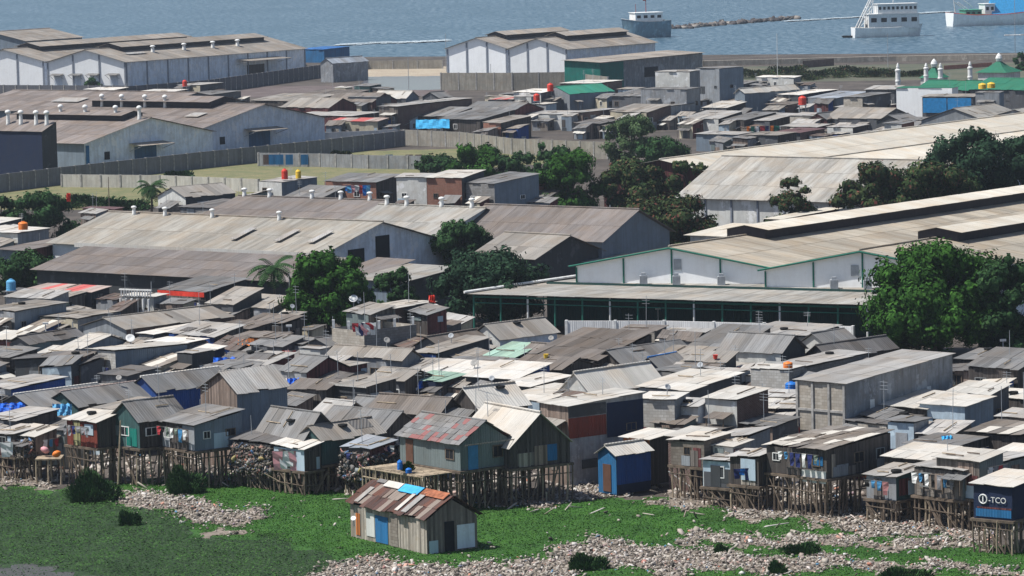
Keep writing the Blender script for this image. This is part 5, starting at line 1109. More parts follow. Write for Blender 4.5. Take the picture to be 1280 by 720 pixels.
for i, (x, c) in enumerate(((337,'blp'),(346,'blp'),(358,'blp'),(377,'blp'),(403,'blp'),(447,'mar'),(483,'blp'),(508,'mar'),(330,'dbk'),(520,'mar'))):
    m = MB(); a = P(x, 193.5, 2.8); b = P(x+7, 193.7, 2.8); d = Vector((0,-.16,0)); o0 = Vector(rb_.location)
    m.box(tuple((a+b)/2+d-o0-Vector((0,0,.7))), ((b-a).length, .06, 1.5), 0); m.build('painted_panel', WM(c), rb_)
fence('dark grey panel wall in front of the far white gables, top left', [(-40,106),(157,107)], 2.6, FD)
fence('dark panel wall climbing along the side of the far white warehouse', [(157,108),(260,100),(415,79)], 2.9, FD)
fence('concrete panel wall below the far central warehouse', [(551,91),(640,91),(706,90),(760,96)], 3.6, FC, seg=4)
fence('pale sea wall across the mud shore between the two far warehouses', [(430,78),(460,76),(553,75)], 2.4, FC, z=.6, seg=6)
fence('long low sea wall of the harbour at right', [(740,77),(880,76),(960,74),(1120,70),(1300,67)], 1.6, wallmat('seawall', (.40,.36,.30), 'plaster', .7), z=.6, th=1.2, posts=False, name='sea_wall')
fence('long quay edge behind the warehouses at left', [(-200,78),(200,73),(430,70)], .6, wallmat('seawall2', (.40,.36,.30), 'plaster', .7), z=.5, th=1.0, posts=False, name='sea_wall')
fence('brown wall segment on the shore right of the tower block', [(1004,76),(1042,73)], 1.6, WM('dbk'), posts=False)
fence('bright white wall below the green veranda', [(708,401),(830,401),(955,404),(1066,408)], 2.3, FWW, seg=4, pm=PM('white'))
fence('low white wall with posters below the grey panel wall', [(398,166),(470,163),(500,161)], 1.3, FWW, posts=False)
fence('red railing by the balcony house', [(1180,82),(1240,78)], .9, PM('railred', (.4,.16,.12)), posts=False, name='railing', cat='railing', th=.06)
# ================================================================== MOSQUE
MN = House('white walled mosque prayer hall with green roofs and slim minarets', 1190, 110, 66, 10, 6.4, ('s',0,.1), 'mosque', 'whw', 'whw', th=26, oh=.1, win=0, name='mosque', cat='mosque', sw=2, sl=4)
def minaret(x, yt, yb, lab):
    p = P(x, yb, 1); k = sc(p); h = (yb-yt)/k; m = MB(); r = .5
    prof = [(r*1.1,-2),(r*1.1,0)]
    for i in range(4): z = h*.86*i/4; q = h*.86/4; prof += [(r*.85,z+.1),(r*.85,z+q*.82),(r*1.0,z+q*.86),(r*1.0,z+q)]
    prof += [(r*.5,h*.88),(r*.6,h*.92),(r*.35,h*.97),(r*.08,h)]
    o = thing('minaret', lab, 'minaret', p); m.lathe(prof, 10); m.build('shaft', PM('white'), o); return o
minaret(1123, 79, 140, 'slim white minaret at the left corner of the mosque'); minaret(1176, 79, 130, 'slim white minaret in front of the green pyramid roof'); minaret(1213, 77, 130, 'slim white minaret right of the blue tarpaulin'); minaret(1158, 79, 122, 'far slim white minaret behind the green pyramid roof')
def pyramid(lab, x, yt, ye, wpx, yb, name='pavilion'):
    p = P(x, yb, 1); k = sc(p); R = wpx/2/k; he = (yb-ye)/k; hp = (yb-yt)/k; r = thing(name, lab, name, p, rad(-35))
    m = MB(); n = 4; 
    ring = [Vector((R*1.0*math.cos(a), R*1.0*math.sin(a), he)) for a in (rad(45+90*i) for i in range(4))]; top = Vector((0,0,hp)); mid = [q.lerp(top, .55)+Vector((0,0,-.3)) for q in ring]
    for i in range(4):
        a, b, c, d = ring[i], ring[(i+1)%4], mid[(i+1)%4], mid[i]; L_ = (b-a).length
        m.face([a, b, c, d], [(0,0),(L_,0),(L_*.7,3),(L_*.3,3)]); m.face([d, c, top], [(0,0),(L_*.5,0),(L_*.25,3)])
    m.build('roof', RM('mosque'), r); w_ = MB(); q = R*.62; w_.box((0,0,he/2-.1), (q*2,q*2,he+.2)); w_.build('wall', WM('wht'), r)
    f = MB(); f.lathe([(.5,hp-.3),(.7,hp+.3),(.5,hp+.8),(.1,hp+1.3)], 10); f.build('finial', PM('white'), r); return r
pyramid('green pyramid roof of the mosque with a white finial, left one', 1168, 82, 97, 40, 112); pyramid('larger green pyramid roof at right with a white band of windows', 1249, 75, 90, 62, 108)
fa('long green roofed hall left of the yellow tanks', 1210, 113, 60, 40, 4.0, ('b',1.4), 'mosque', 'dgr', 'dgr', th=36); fa('long green roofed hall at the right edge, below the larger pyramid', 1300, 113, 80, 60, 4.2, ('b',1.6), 'mosque', 'dgr', 'nav', th=36)
fa('dark hall with a pale eave strip at the right edge', 1300, 116, 48, 30, 3.6, ('s',0,.1), 'whl', 'nav', 'nav', th=30)
ft = fa('grey tower room carrying two yellow tanks', 1249, 116, 28, 8, 6.2, ('s',0,.05), 'gr', 'gry', 'bg', th=24, oh=.05)
fb2 = fa('open market hall wrapped in a bright blue tarpaulin', 1216, 121, 60, 12, 5.2, ('s',0,.2), 'tan', 'dgr', 'dgr', th=24, win=0)
fb2.panel('A', .2, fb2.W*.49, 2.6, 5.0, PM('cyan2', (.02,.20,.45)), 'tarpaulin', 'bright blue tarpaulin', off=.3); fb2.panel('A', fb2.W*.51, fb2.W-.2, 2.6, 5.0, PM('cyan2'), 'tarpaulin', 'bright blue tarpaulin', off=.3)
# ================================================================== TANKS
def tank(lab, x, ybot, wpx, hpx, col, z, stand=0, horiz=False, name='water_tank'):
    p = P(x, ybot, z); k = sc(p); r = wpx/2/k; h = hpx/k; t_ = thing(name, lab, 'water tank', p); m = MB(); pr = [(r*.95,0)]
    n = 5
    for i in range(n): a, b = h*.82*i/n, h*.82*(i+1)/n; pr += [(r,a+.02),(r,b-.06),(r*.95,b-.02)]
    pr += [(r*.8,h*.9),(r*.35,h*.97),(r*.33,h),(r*.02,h)]
    m.lathe(pr, 14); m.build('body', PM(col), t_); c = MB(); c.lathe([(r*.36,h*.97),(r*.36,h*1.03),(r*.05,h*1.05)], 10); c.build('lid', PM(col), t_)
    if stand:
        s_ = MB()
        for sx in (-1,1):
            for sy in (-1,1): s_.tube((sx*r*.8,sy*r*.8,-stand), (sx*r*.8,sy*r*.8,-.05), .06)
        s_.box((0,0,-.06), (r*2.2,r*2.2,.1)); s_.build('stand', PM('steel'), t_)
    return t_
tank('red tank on the hut below the far left warehouse', 231, 108, 6, 8, 'redp', 3.5, .6)
tank('red tank on the white roofed house, higher one', 688, 114, 8, 10, 'redp', 5.0); tank('red tank on the white roofed house, lower one', 671, 126, 8, 9, 'redp', 4.0, .8)
tank('large red tank on a stand in the far settlement', 1003, 131, 10, 11, 'redp', 4.4, 1.2)
tank('orange red tank on the flat hut in the dry field', 356, 224, 8, 13, 'redp', 4.3); tank('cream tank beside the orange red one', 373, 223, 7, 11, 'cream' if 'pcream' in MATS else 'yellowp', 4.3)
tank('orange red tank on the hut at the left edge', 29, 287, 12, 10, 'orangep', 4.8); tank('pale green tank at the left edge above the trees', 14, 363, 12, 14, 'skyblue', 3.5, 1)
tank('yellow tank on the grey tower room', 1228, 111, 10, 7, 'yellowp', 7.3); tank('pale orange tank on the grey tower room', 1239, 110, 10, 7, 'yellowp', 7.3)
tank('faded red tank on the pale block house', 985, 460, 12, 8, 'orangep', 4.8); tank('bright blue tank left of the long concrete building', 989, 490, 15, 13, 'bluep', 3.6, .5); tank('small blue tank on the pale flat roof strip', 951, 473, 8, 5, 'bluep', 3.6)
tank('blue and white drum at the right edge', 1263, 584, 12, 16, 'bluep', 2.6, name='drum'); tank('yellow drum by the red awning house', 208, 388, 6, 5, 'yellowp', 2.0, .5, name='drum')
tank('blue drum on the pole deck of the red flecked house', 500, 587, 7, 12, 'bluep', 2.9, name='drum'); tank('second blue drum lying low on the pole deck', 511, 591, 8, 6, 'bluep', 2.9, name='drum')
# deck of f12
dk = thing('pole_deck', 'bamboo pole deck in front of the red flecked tile house', 'deck', P(580, 588, 2.6)); q0 = f12.o-Vector(dk.location)
m = MB(); A = lambda u, v, z=0: f12.L(u, v, z)+q0
pl = 0
for i in range(22):
    u = f12.W*.12+i*(f12.W*.95)/22; m.box(tuple(A(u, -1.4, -.15)), (f12.W*.95/22*.86, 2.6, .05), math.atan2(-f12.a.y, -f12.a.x))
m.build('deck_boards', PM('palewood'), dk)
for i in range(26):
    for j, vv in enumerate((-2.6, -1.4)):
        if j and i % 2: continue
        gl = 2.55; copyo(STL[0], dk, 'stilt', A(f12.W*.1+i*f12.W/25*.98+random.uniform(-.08,.08), vv, -gl-.25), (random.uniform(-.05,.05), random.uniform(-.06,.06), i), (.8,.8,gl+.1))
m = MB(); m.tube(A(f12.W*.08,-2.68,-.22), A(f12.W*1.1,-2.68,-.22), .06); m.tube(A(f12.W*.08,-2.68,-.9), A(f12.W*1.1,-2.68,-.8), .04); m.build('rail', PM('palewood'), dk)
# junk platform of f2
dk = thing('pole_deck', 'small plank landing on four pale legs beside the junk filled shack', 'deck', P(62, 572, 1.8)); k = sc(Vector(dk.location))
m = MB(); m.box((0,0,0), (32/k,2.0,.1)); m.build('deck_boards', PM('palewood'), dk)
for x in (-15,0,15):
    for yv in (-.9,.9): copyo(STL[0], dk, 'stilt', (x/k, yv, -1.85), (0,0,x), (1.1,1.1,1.8))
# kiosk lettering
def text(body, h, u, z, size, mat, parent):
    c = bpy.data.curves.new('lettering', 'FONT'); c.body = body; c.size = size; c.extrude = .01; o = bpy.data.objects.new('lettering', c); COL.objects.link(o)
    me = bpy.data.meshes.new_from_object(o); bpy.data.objects.remove(o); o = bpy.data.objects.new('lettering', me); COL.objects.link(o); me.materials.append(mat); o.parent = parent
    o.location = h.L(u, -.075, z); x = -h.a; o.rotation_euler = Matrix((( x.x, 0, h.a.y*-1*-1 ), (x.y, 0, 0), (0,1,0))).to_euler() if False else (rad(90), 0, math.atan2(x.y, x.x)); return o
text('-TCO', f26, f26.W*.60, 1.02, .5, PM('ring'), f26.root)
m = MB(); c0 = f26.L(f26.W*.74, -.07, 1.2); ex = -f26.a
for i in range(20):
    a, b = 2*math.pi*i/20, 2*math.pi*(i+1)/20
    m.tube(c0+ex*(.27*math.cos(a))+Vector((0,0,.27*math.sin(a))), c0+ex*(.27*math.cos(b))+Vector((0,0,.27*math.sin(b))), .045, n=5)
m.tube(c0+Vector((0,0,-.16)), c0+Vector((0,0,.16)), .05, n=5); m.build('emblem', PM('ring'), f26.root)
# red sign on white block
# ================================================================== POLES
def pole(lab, x, yt, yb, col='steel', lamp=0, z=1.0, r=.06, name='pole', lean=0):
    p = P(x, yb, z); k = sc(p); h = (yb-yt)/k; t_ = thing(name, lab, 'pole', p); m = MB(); m.tube((0,0,-.5), (lean,0,h), r*1.25, r*.8, 6); m.build('post', PM(col), t_)
    if lamp:
        q = MB(); q.box((0,0,h+.05), (.5 if lamp == 1 else 1.2,.25,.18)); q.build('lamp_head', PM('white'), t_)
    if lamp == 2:
        q = MB(); q.box((-1.8,0,h*.35), (1.2,.5,.3)); q.box((1.8,0,h*.35), (1.2,.5,.3)); q.tube((-1.8,0,h*.35),(1.8,0,h*.35),.1); q.build('floodlight', PM('white'), t_)
    return t_
for a in [('tall thin mast by the mud shore', 511,72,114,'steel',0),('dark pole at the corner of the central far warehouse', 558,42,90,'steel',0),('pole in front of the concrete panel wall', 614,80,112,'steel',0),
    ('tall pole in front of the grey side hall', 802,62,104,'steel',0),('thin mast right of the tower block', 972,42,100,'white',0),('thin mast standing in the harbour view', 1110,42,84,'steel',0),
    ('floodlight mast at the upper right edge', 1269,-8,72,'steel',2),('pole on the long cream roof at left', 137,221,272,'wood',0),('thin mast beside the dark reddish tree', 764,256,330,'steel',0),
    ('lattice antenna on the grey roof, upper right', 1117,178,224,'steel',0),('thin antenna on the long monitor roof', 1121,255,300,'steel',0),('lamp pole below the huge green tree', 1184,388,446,'steel',1),
    ('short lamp pole by the dark plank hut', 1254,426,452,'steel',1),('lamp pole among the left block roofs', 58,405,437,'white',1),('street lamp in front of the bright green tree', 362,408,440,'white',1),
    ('white topped pole beside the bright green tree', 363,340,400,'steel',0),('white lamp pole below the veranda, left', 823,386,412,'white',1),('white lamp pole below the veranda, right', 1021,392,410,'white',1),
    ('tall pole at the veranda corner', 1263-320,371,408,'steel',1),('leaning pole in front of the veranda post', 787,372,410,'steel',1),('pole by the white wall corner', 680,365,402,'white',0),
    ('thin antenna above the brick hut', 92,402,440,'steel',0),('thin antenna on the long low shack', 130,398,440,'steel',0),('aerial pole over the patchwork roof', 744,430,462,'steel',0),('aerial pole over the slum centre', 588,428,455,'steel',0),
    ('thin pole above the faded green roof', 633,440,462,'steel',0),('thin antenna over the block house', 969,418,470,'steel',0),('pole behind the orange brown hut', 313,424,452,'white',0),('white pole by the balustraded house', 190,352,384,'steel',0),
    ('pole in the left trees', 74,338,370,'white',0),('thin mast over the brown lean-to roof', 209,330,352,'steel',0),('short mast over the brown lean-to roof', 198,334,350,'steel',0)]: pole(a[0], *a[1:4], a[4], a[5], z=(1.0))
pole('white pole leaning at the corner of the dark green gable front', 147, 526, 606, 'palewood', 0, z=.1, r=.07, lean=.35)
pole('long pale pole propped against the cloth draped stall', 385, 590, 613, 'palewood', 0, z=.1, r=.06, lean=-3.0)
pole('long white pole leaning down from the woven house', 884, 588, 614, 'white', 0, z=.1, r=.05, lean=-2.6)
pole('red post under the cloth draped stall', 377, 560, 612, 'redp', 0, z=.1, r=.08)
# ================================================================== LAUNDRY, TARPS, DISHES
def laundry(lab, x0, y0, x1, y1, z, cols, n=6, sz=.5):
    a, b = P(x0, y0, z), P(x1, y1, z); b = Vector((b.x, a.y+(b.y-a.y)*.2, b.z)); t_ = thing('washing_line', lab, 'washing', a); d = b-a
    m = MB(); m.tube((0,0,0), d, .012, n=4); m.build('line', PM('rope'), t_)
    for i in range(n):
        c = cols[i % len(cols)]; f = (i+.5)/n; w_ = sz*random.uniform(.6,1.1); hh = sz*random.uniform(.9,1.7); m = MB(); p = d*f; u = d.normalized()*w_/2
        q = []
        for j in range(4):
            wv = Vector((0,.06*math.sin(j*2+i),0)); zz = Vector((0,0,-hh*j/3)); q.append((p-u*(1-.1*j)+zz+wv, p+u*(1-.08*j)+zz-wv))
        for j in range(3): m.face([q[j][0], q[j][1], q[j+1][1], q[j+1][0]])
        m.build('garment', PM(c), t_)
laundry('washing hung below the lowest white stilt room roof', 918, 586, 936, 584, 2.85, ['cloth_navy','bluep','cloth_navy'], 3, .5)
laundry('pink and white washing beside the lowest white stilt room', 938, 574, 956, 570, 2.9, ['cloth_pink','white','cloth_pink','white'], 6, .4)
laundry('purple and red washing on the slatted front', 980, 556, 1000, 556, 4.2, ['cloth_red','cloth_purple','cloth_purple'], 3, .6)
laundry('large pink and white cloths draped on the stilt stall', 343, 564, 372, 564, 3.05, ['cloth_pink','white','white','cloth_pink'], 4, .85)
laundry('sky blue and red cloths beside the draped stall', 374, 562, 394, 562, 3.0, ['skyblue','cyan','cloth_red','cloth_red'], 4, .7)
laundry('washing on the block house terrace', 442, 404, 468, 402, 6.2, ['cloth_red','white','cloth_navy','cloth_pink','white'], 7, .7)
laundry('washing of the brick house in the dry field', 420, 232, 462, 232, 4.4, ['white','cloth_red','bluep','skyblue','cloth_pink'], 9, .8)
laundry('white washing on the stilt hut at the left edge', 4, 553, 14, 553, 3.0, ['white'], 2, .8)
laundry('coloured washing on the brown cluttered shack', 450, 558, 492, 556, 3.4, ['white','cloth_red','black','cloth_pink','cloth_navy'], 11, .35)
laundry('dark and white washing by the patchwork huts at lower right', 1098, 562, 1118, 558, 3.6, ['cloth_purple','white','cloth_navy'], 5, .4)
laundry('washing on the porch of the pale roofed house', 640, 508, 676, 508, 3.0, ['white','cloth_red','bluep','white'], 8, .4)
laundry('bathroom curtains of the dark stall', 976, 522, 1000, 520, 3.6, ['skyblue','white','cloth_navy','cloth_red','cloth_navy'], 5, .9)
laundry('washing in the far settlement beside the white sheet', 866, 152, 905, 152, 3.6, ['cloth_red','white','white','cloth_pink'], 6, .9)
laundry('washing in the far settlement by the red bundle', 932, 158, 985, 156, 3.4, ['orangep','greenpost','white','cloth_red','cloth_navy'], 9, .8)
def shorthost(h, pre):
    host = h.label
    for cut in (' with ', ' under ', ' in front', ' beside ', ' behind ', ' left of ', ' right of ', ' at the ', ' in the '):
        if len((pre+' '+host).split()) > 16 and cut in host[10:]: host = host[:10]+host[10:].split(cut)[0]
    return pre+' '+host
PM('cloth_grey', (.22,.22,.23)); PM('cloth_sage', (.16,.2,.16)); PM('cloth_rose', (.33,.15,.15)); CC = ['white','cloth_red','cloth_navy','cloth_grey','cloth_grey','white','cloth_rose','cloth_sage','black','doorblue','cloth_navy']
used = set()
for h in ALLH:
    if h is f26: continue
    if random.random() < .42:
        lab = shorthost(h, 'washing line hung before the')
        if len(lab.split()) > 16 or lab in used: continue
        used.add(lab); z = min(h.wh*.85, 2.1); face = random.choice('AB'); ln = min(h.W if face == 'A' else h.D, 4.0)
        a = h.o+(h.L(.2, -.55, z) if face == 'A' else h.L(-.55, .2, z)); d = ((h.a if face == 'A' else h.b)*(ln-.4)); t_ = thing('washing_line', lab, 'washing', a, 0, 'washing lines of the settlement')
        m = MB(); m.tube((0,0,0), d, .012, n=4); m.build('line', PM('rope'), t_); n = max(2, int(ln/.55))
        for i in range(n):
            f = (i+.5)/n; w_ = random.uniform(.3,.5); hh = random.uniform(.4,.95); p = d*f; u = d.normalized()*w_/2; m = MB(); q = []
            for j in range(4): q.append((p-u*(1-.1*j)+Vector((.05*math.sin(j*2+i),.05*math.sin(j*2+i),-hh*j/3)), p+u*(1-.08*j)+Vector((0,.04*math.cos(j*2),-hh*j/3))))
            for j in range(3): m.face([q[j][0], q[j][1], q[j+1][1], q[j+1][0]])
            m.build('garment', PM(random.choice(CC)), t_)
    if random.random() < .13:
        lab = shorthost(h, 'small dish on the roof of the')
        if len(lab.split()) > 16 or lab in used or h.roof == 'none': continue
        used.add(lab); u, v = h.W*random.uniform(.2,.8), h.D*random.uniform(.2,.8); t_ = thing('satellite_dish', lab, 'satellite dish', h.o+h.L(u, v, h.ht(u, v)), random.uniform(-.8,.8), 'small dishes on the roofs'); r_ = random.uniform(.2,.3); m = MB()
        m.lathe([(r_*.1,0),(r_*.55,r_*.09),(r_*.85,r_*.22),(r_,r_*.34),(r_*.97,r_*.36),(r_*.5,r_*.13),(r_*.08,r_*.05)], 14); o = m.build('bowl', PM(random.choice(['conc','steel'])), t_, smooth=True); o.rotation_euler = (rad(55),0,0); o.location = (0,0,.7)
        m = MB(); m.tube((0,.08,-.2),(0,0,.7),.03); m.build('mount', PM('steel'), t_)
    if random.random() < .22 and h.roof != 'none':
        c_ = random.choice(['tyre','tyre','tyre','tyre','bucket']); lab = shorthost(h, {'tyre':'old tyre lying on the','bucket':'plastic bucket left on the'}[c_])
        if len(lab.split()) > 16 or lab in used: continue
        used.add(lab); u, v = h.W*random.uniform(.15,.85), h.D*random.uniform(.15,.85); m = MB()
        if c_ == 'tyre': m.lathe([(.2,.0),(.33,.01),(.36,.09),(.33,.17),(.2,.18),(.17,.09)], 14); col_ = 'black'
        else: m.lathe([(.14,0),(.2,.32),(.22,.33),(.18,.3),(.02,.05)], 12); col_ = random.choice(['bluep','redp','cyan','yellowp'])
        o = m.build(c_, PM(col_), loc=h.o+h.L(u, v, h.ht(u, v)+.13)); tag(o, lab, c_, {'tyre':'tyres weighing down the roofs','bucket':'buckets left on the roofs'}[c_])
t = NT('scrap'); g = t.add('ShaderNodeNewGeometry'); rr = t.ramp(g.outputs['Random Per Island'], [(0,(.03,.028,.026)),(.35,(.12,.10,.085)),(.6,(.22,.19,.16)),(.76,(.10,.12,.14)),(.83,(.30,.10,.06)),(.88,(.5,.48,.44)),(.93,(.06,.16,.34)),(.97,(.36,.30,.12)),(1,(.45,.2,.22))]); SCR = t.out(rr)
def scrap(lab, h, face, u0, u1, z0, z1, dep, n, s0=.1):
    C = []
    for _ in range(n):
        u = random.uniform(u0, u1); z = z0+(z1-z0)*random.random()**1.1; v = -dep*random.random()*(1-.5*(z-z0)/(z1-z0+.01))-.08
        C.append(tuple(h.o+(h.L(u, v, z) if face == 'A' else h.L(v, u, z))))
    C = np.array(C); q = RNG.lognormal(math.log(s0), .45, n).clip(.03, .4)
    o = chunks_obj('scrap_pile', C, np.stack([q*RNG.uniform(.8,4.5,n), q*.6, q*RNG.uniform(.3,1.6,n)], 1), SCR); tag(o, lab, 'scrap', kind='stuff')
scrap('stacked scrap and sacks covering the stilt lean-to beside the tall grey house', f7, 'A', -.3, f7.W, -.5, 1.3, .45, 1500, .045)
scrap('scrap spilling from the side of the stilt lean-to', f7, 'B', 0, f7.D, -.4, 1.1, .4, 600, .045)
scrap('household junk heaped on the small open stilt platform shack', f2, 'A', 0, f2.W, 0, 1.2, .6, 600, .045)
scrap('junk crowding the brown cluttered stilt shack', f11, 'A', 0, f11.W, -.3, 1.5, .5, 900, .045)
scrap('junk on the side of the brown cluttered stilt shack', f11, 'B', 0, f11.D, -.2, 1.4, .4, 500, .045)
def tarp(lab, x, y, wpx, hm_, col, z, dy=.5, name='tarpaulin'):
    p = P(x, y, z); k = sc(p); w_ = wpx/k; m = MB(); nx_, nz_ = 10, 5; V = lambda i, j: Vector((w_*(i/nx_-.5), dy*(j/nz_)*-1+.12*math.sin(i*1.9+j), hm_*(1-j/nz_)+.06*math.cos(i*2.3)))
    for i in range(nx_):
        for j in range(nz_): m.face([V(i,j), V(i,j+1), V(i+1,j+1), V(i+1,j)])
    t_ = m.build(name, PM(col), loc=p); return tag(t_, lab, 'tarpaulin')
tarp('long bright blue tarpaulin roll behind the pale concrete wall', 541, 160, 42, 1.4, 'cyan', 2.9, 1.2); tarp('bright blue tarpaulin curtain in the slum centre', 534, 497, 26, 1.4, 'tarpblue', 2.2, .4)
tarp('small blue tarpaulin under the tan roof', 524, 452, 22, .9, 'tarpblue', 2.6, .4); tarp('blue tarpaulin on the low left lean-to', 15, 517, 34, .8, 'tarpblue', 3.2, .6); tarp('teal curtain on the gabled house at left', 78, 520, 24, .9, 'teal2' if 'pteal2' in MATS else 'skyblue', 3.2, .3)
tarp('blue tarpaulin on the flat grey roof below the pale house', 1184, 552, 14, .4, 'cyan', 3.2, .4); tarp('navy tarpaulin left of the rusty topped wooden house', 368, 484, 18, .7, 'tarpblue', 3.0, .4); tarp('blue tarpaulin under the sky blue roof edge', 282, 462, 30, 1.0, 'tarpblue', 3.0, .4)
tarp('orange awning of the hut beside the drain', 308, 430, 20, .35, 'orangep', 3.0, .9); tarp('red flag cloth on the tin roof', 358, 446, 9, .5, 'redp', 3.4, .2, 'flag'); tarp('small red flag over the terrace house', 540, 378, 8, .6, 'redp', 6.8, .1, 'flag')
tarp('red and white flag by the left trees', 86, 252, 5, 1.0, 'redp', 6.0, .1, 'flag')
def dish(lab, x, y, z, r):
    p = P(x, y, z); t_ = thing('satellite_dish', lab, 'satellite dish', p, random.uniform(-.6,.6)); m = MB()
    m.lathe([(r*.1,0),(r*.55,r*.09),(r*.85,r*.22),(r,r*.34),(r*.97,r*.36),(r*.5,r*.13),(r*.08,r*.05)], 16); o = m.build('bowl', PM('white'), t_, smooth=True); o.rotation_euler = (rad(50),0,0); o.location = (0,0,r*1.1)
    s_ = MB(); s_.tube((0,.1,-.3),(0,0,r*1.1),.04); s_.build('mount', PM('steel'), t_)
dish('white satellite dish on the tin shed behind the terrace house', 544, 392, 4.8, .4); dish('pale dish on the brick sided roof', 163, 430, 3.4, .4); dish('small white dish on the barn wall', 442, 652, 2.1, .17); dish('round dish on the flat roof above the bright green tree', 442, 380, 4.0, .4)
# tyres, bricks and jars lying on roofs are tiny; a few buckets and chairs
# fern on f4 porch
bush('green potted fern on the porch of the dark green gable house', 148, 552, 16, 22, mat=CM['bright'], dens=.4, leaf=.1, z=2.4, name='potted_plant')
bush('small potted plants on the bamboo deck', 510, 588, 16, 12, mat=CM['bright'], dens=.3, leaf=.08, z=2.8, name='potted_plant')
# yellow and pink junk on f2
for i, (x, y, c, lb) in enumerate([(47,560,'yellowp','yellow plastic bundle on the junk platform'),(56,563,'cloth_pink','pink plastic bundle on the junk platform'),(52,554,'white','white sack on the junk platform'),(71,568,'orangep','orange jar on the plank landing'),(1084,594,'orangep','orange bundle beside the peeling white hut')]):
    p = P(x, y, 2.3); m = MB(); m.lathe([(.12,-.18),(.3,-.08),(.34,.08),(.2,.22),(.05,.26)], 8); o = m.build('bundle', PM(c), loc=p, smooth=True); o.rotation_euler = (.3,.4,i); tag(o, lb, 'bundle')
# terrace parapet + posts for the block house
m = MB()
for u in (0.1, ht_.W*.5, ht_.W-.1): m.box(tuple(ht_.L(u, .1, 4.2)), (.22,.22,.7))
for v_ in (.3,.6,.95): m.box(tuple(ht_.L(.1, ht_.D*v_, 4.2)), (.22,.22,.7))
m.build('parapet_post', PM('white'), ht_.root)
m = MB(); m.face([ht_.L(.05,.05,3.2), ht_.L(.05,ht_.D-.05,3.2), ht_.L(ht_.W-.05,ht_.D-.05,3.2), ht_.L(ht_.W-.05,.05,3.2)]); m.build('terrace_floor', PM('conc'), ht_.root)
# balustrade + columns of hb
m = MB()
for i in range(6): m.tube(hb.L(hb.W*(.06+.176*i), -.5, 0), hb.L(hb.W*(.06+.176*i), -.5, 3.1), .11, n=8)
m.build('column', PM('white'), hb.root)
hbs = MB()
for i in range(12): hbs.box(tuple(hb.L(hb.W*(.04+.083*i), -.3, 3.55)), (.12,.12,.6))
hbs.box(tuple(hb.L(hb.W*.5, -.3, 3.9)), (hb.W,.2,.12), math.atan2(-hb.a.y,-hb.a.x)); hbs.build('balustrade', PM('white'), hb.root)
# sign on white block (illegible red board)
# ================================================================== HARBOUR
m = MB(); n = 150; bx = np.linspace(0, 1, n); A0, A1 = P(842, 36, 0), P(990, 24, 0)
C = np.stack([A0.x+(A1.x-A0.x)*bx+RNG.normal(0,1.2,n), A0.y+(A1.y-A0.y)*bx+RNG.normal(0,2.5,n), np.full(n,.25)], 1)
t = NT('rock'); g = t.add('ShaderNodeNewGeometry'); RK = t.out(t.ramp(g.outputs['Random Per Island'], [(0,(.05,.045,.045)),(.6,(.09,.08,.08)),(.88,(.18,.16,.14)),(1,(.4,.36,.32))]))
o = chunks_obj('breakwater', C, np.stack([RNG.uniform(.4,1.3,n), RNG.uniform(.4,1.3,n), RNG.uniform(.3,.7,n)], 1), RK); tag(o, 'low breakwater of tumbled rocks beside the grey blue boat', 'breakwater')
# foam streaks (surf lines)
FO = PM('foam', (.45,.52,.56), var=.2)
def foam(pts, wpx, nn):
    out = []
    for (x0,y0),(x1,y1) in zip(pts, pts[1:]):
        a, b = P(x0,y0,.02), P(x1,y1,.02); k = RNG.random(nn); out.append(np.stack([a.x+(b.x-a.x)*k+RNG.normal(0,.6,nn), a.y+(b.y-a.y)*k+RNG.normal(0,wpx,nn), RNG.uniform(.06,.3,nn)],1))
    C = np.concatenate(out); n = len(C); return C, np.stack([RNG.uniform(.2,1.1,n), np.zeros(n), np.zeros(n)],1), np.stack([np.zeros(n), RNG.uniform(.3,1.6,n), np.zeros(n)],1)
fs = [foam([(420,57),(470,54),(520,53),(560,51)], 2.5, 260), foam([(985,27),(1068,22),(1150,17),(1188,15)], 1.6, 300)]
o = quads_obj('foam', *[np.concatenate([q[i] for q in fs]) for i in range(3)], FO); tag(o, 'thin white foam lines on the sea beyond the shore', 'foam', kind='stuff')
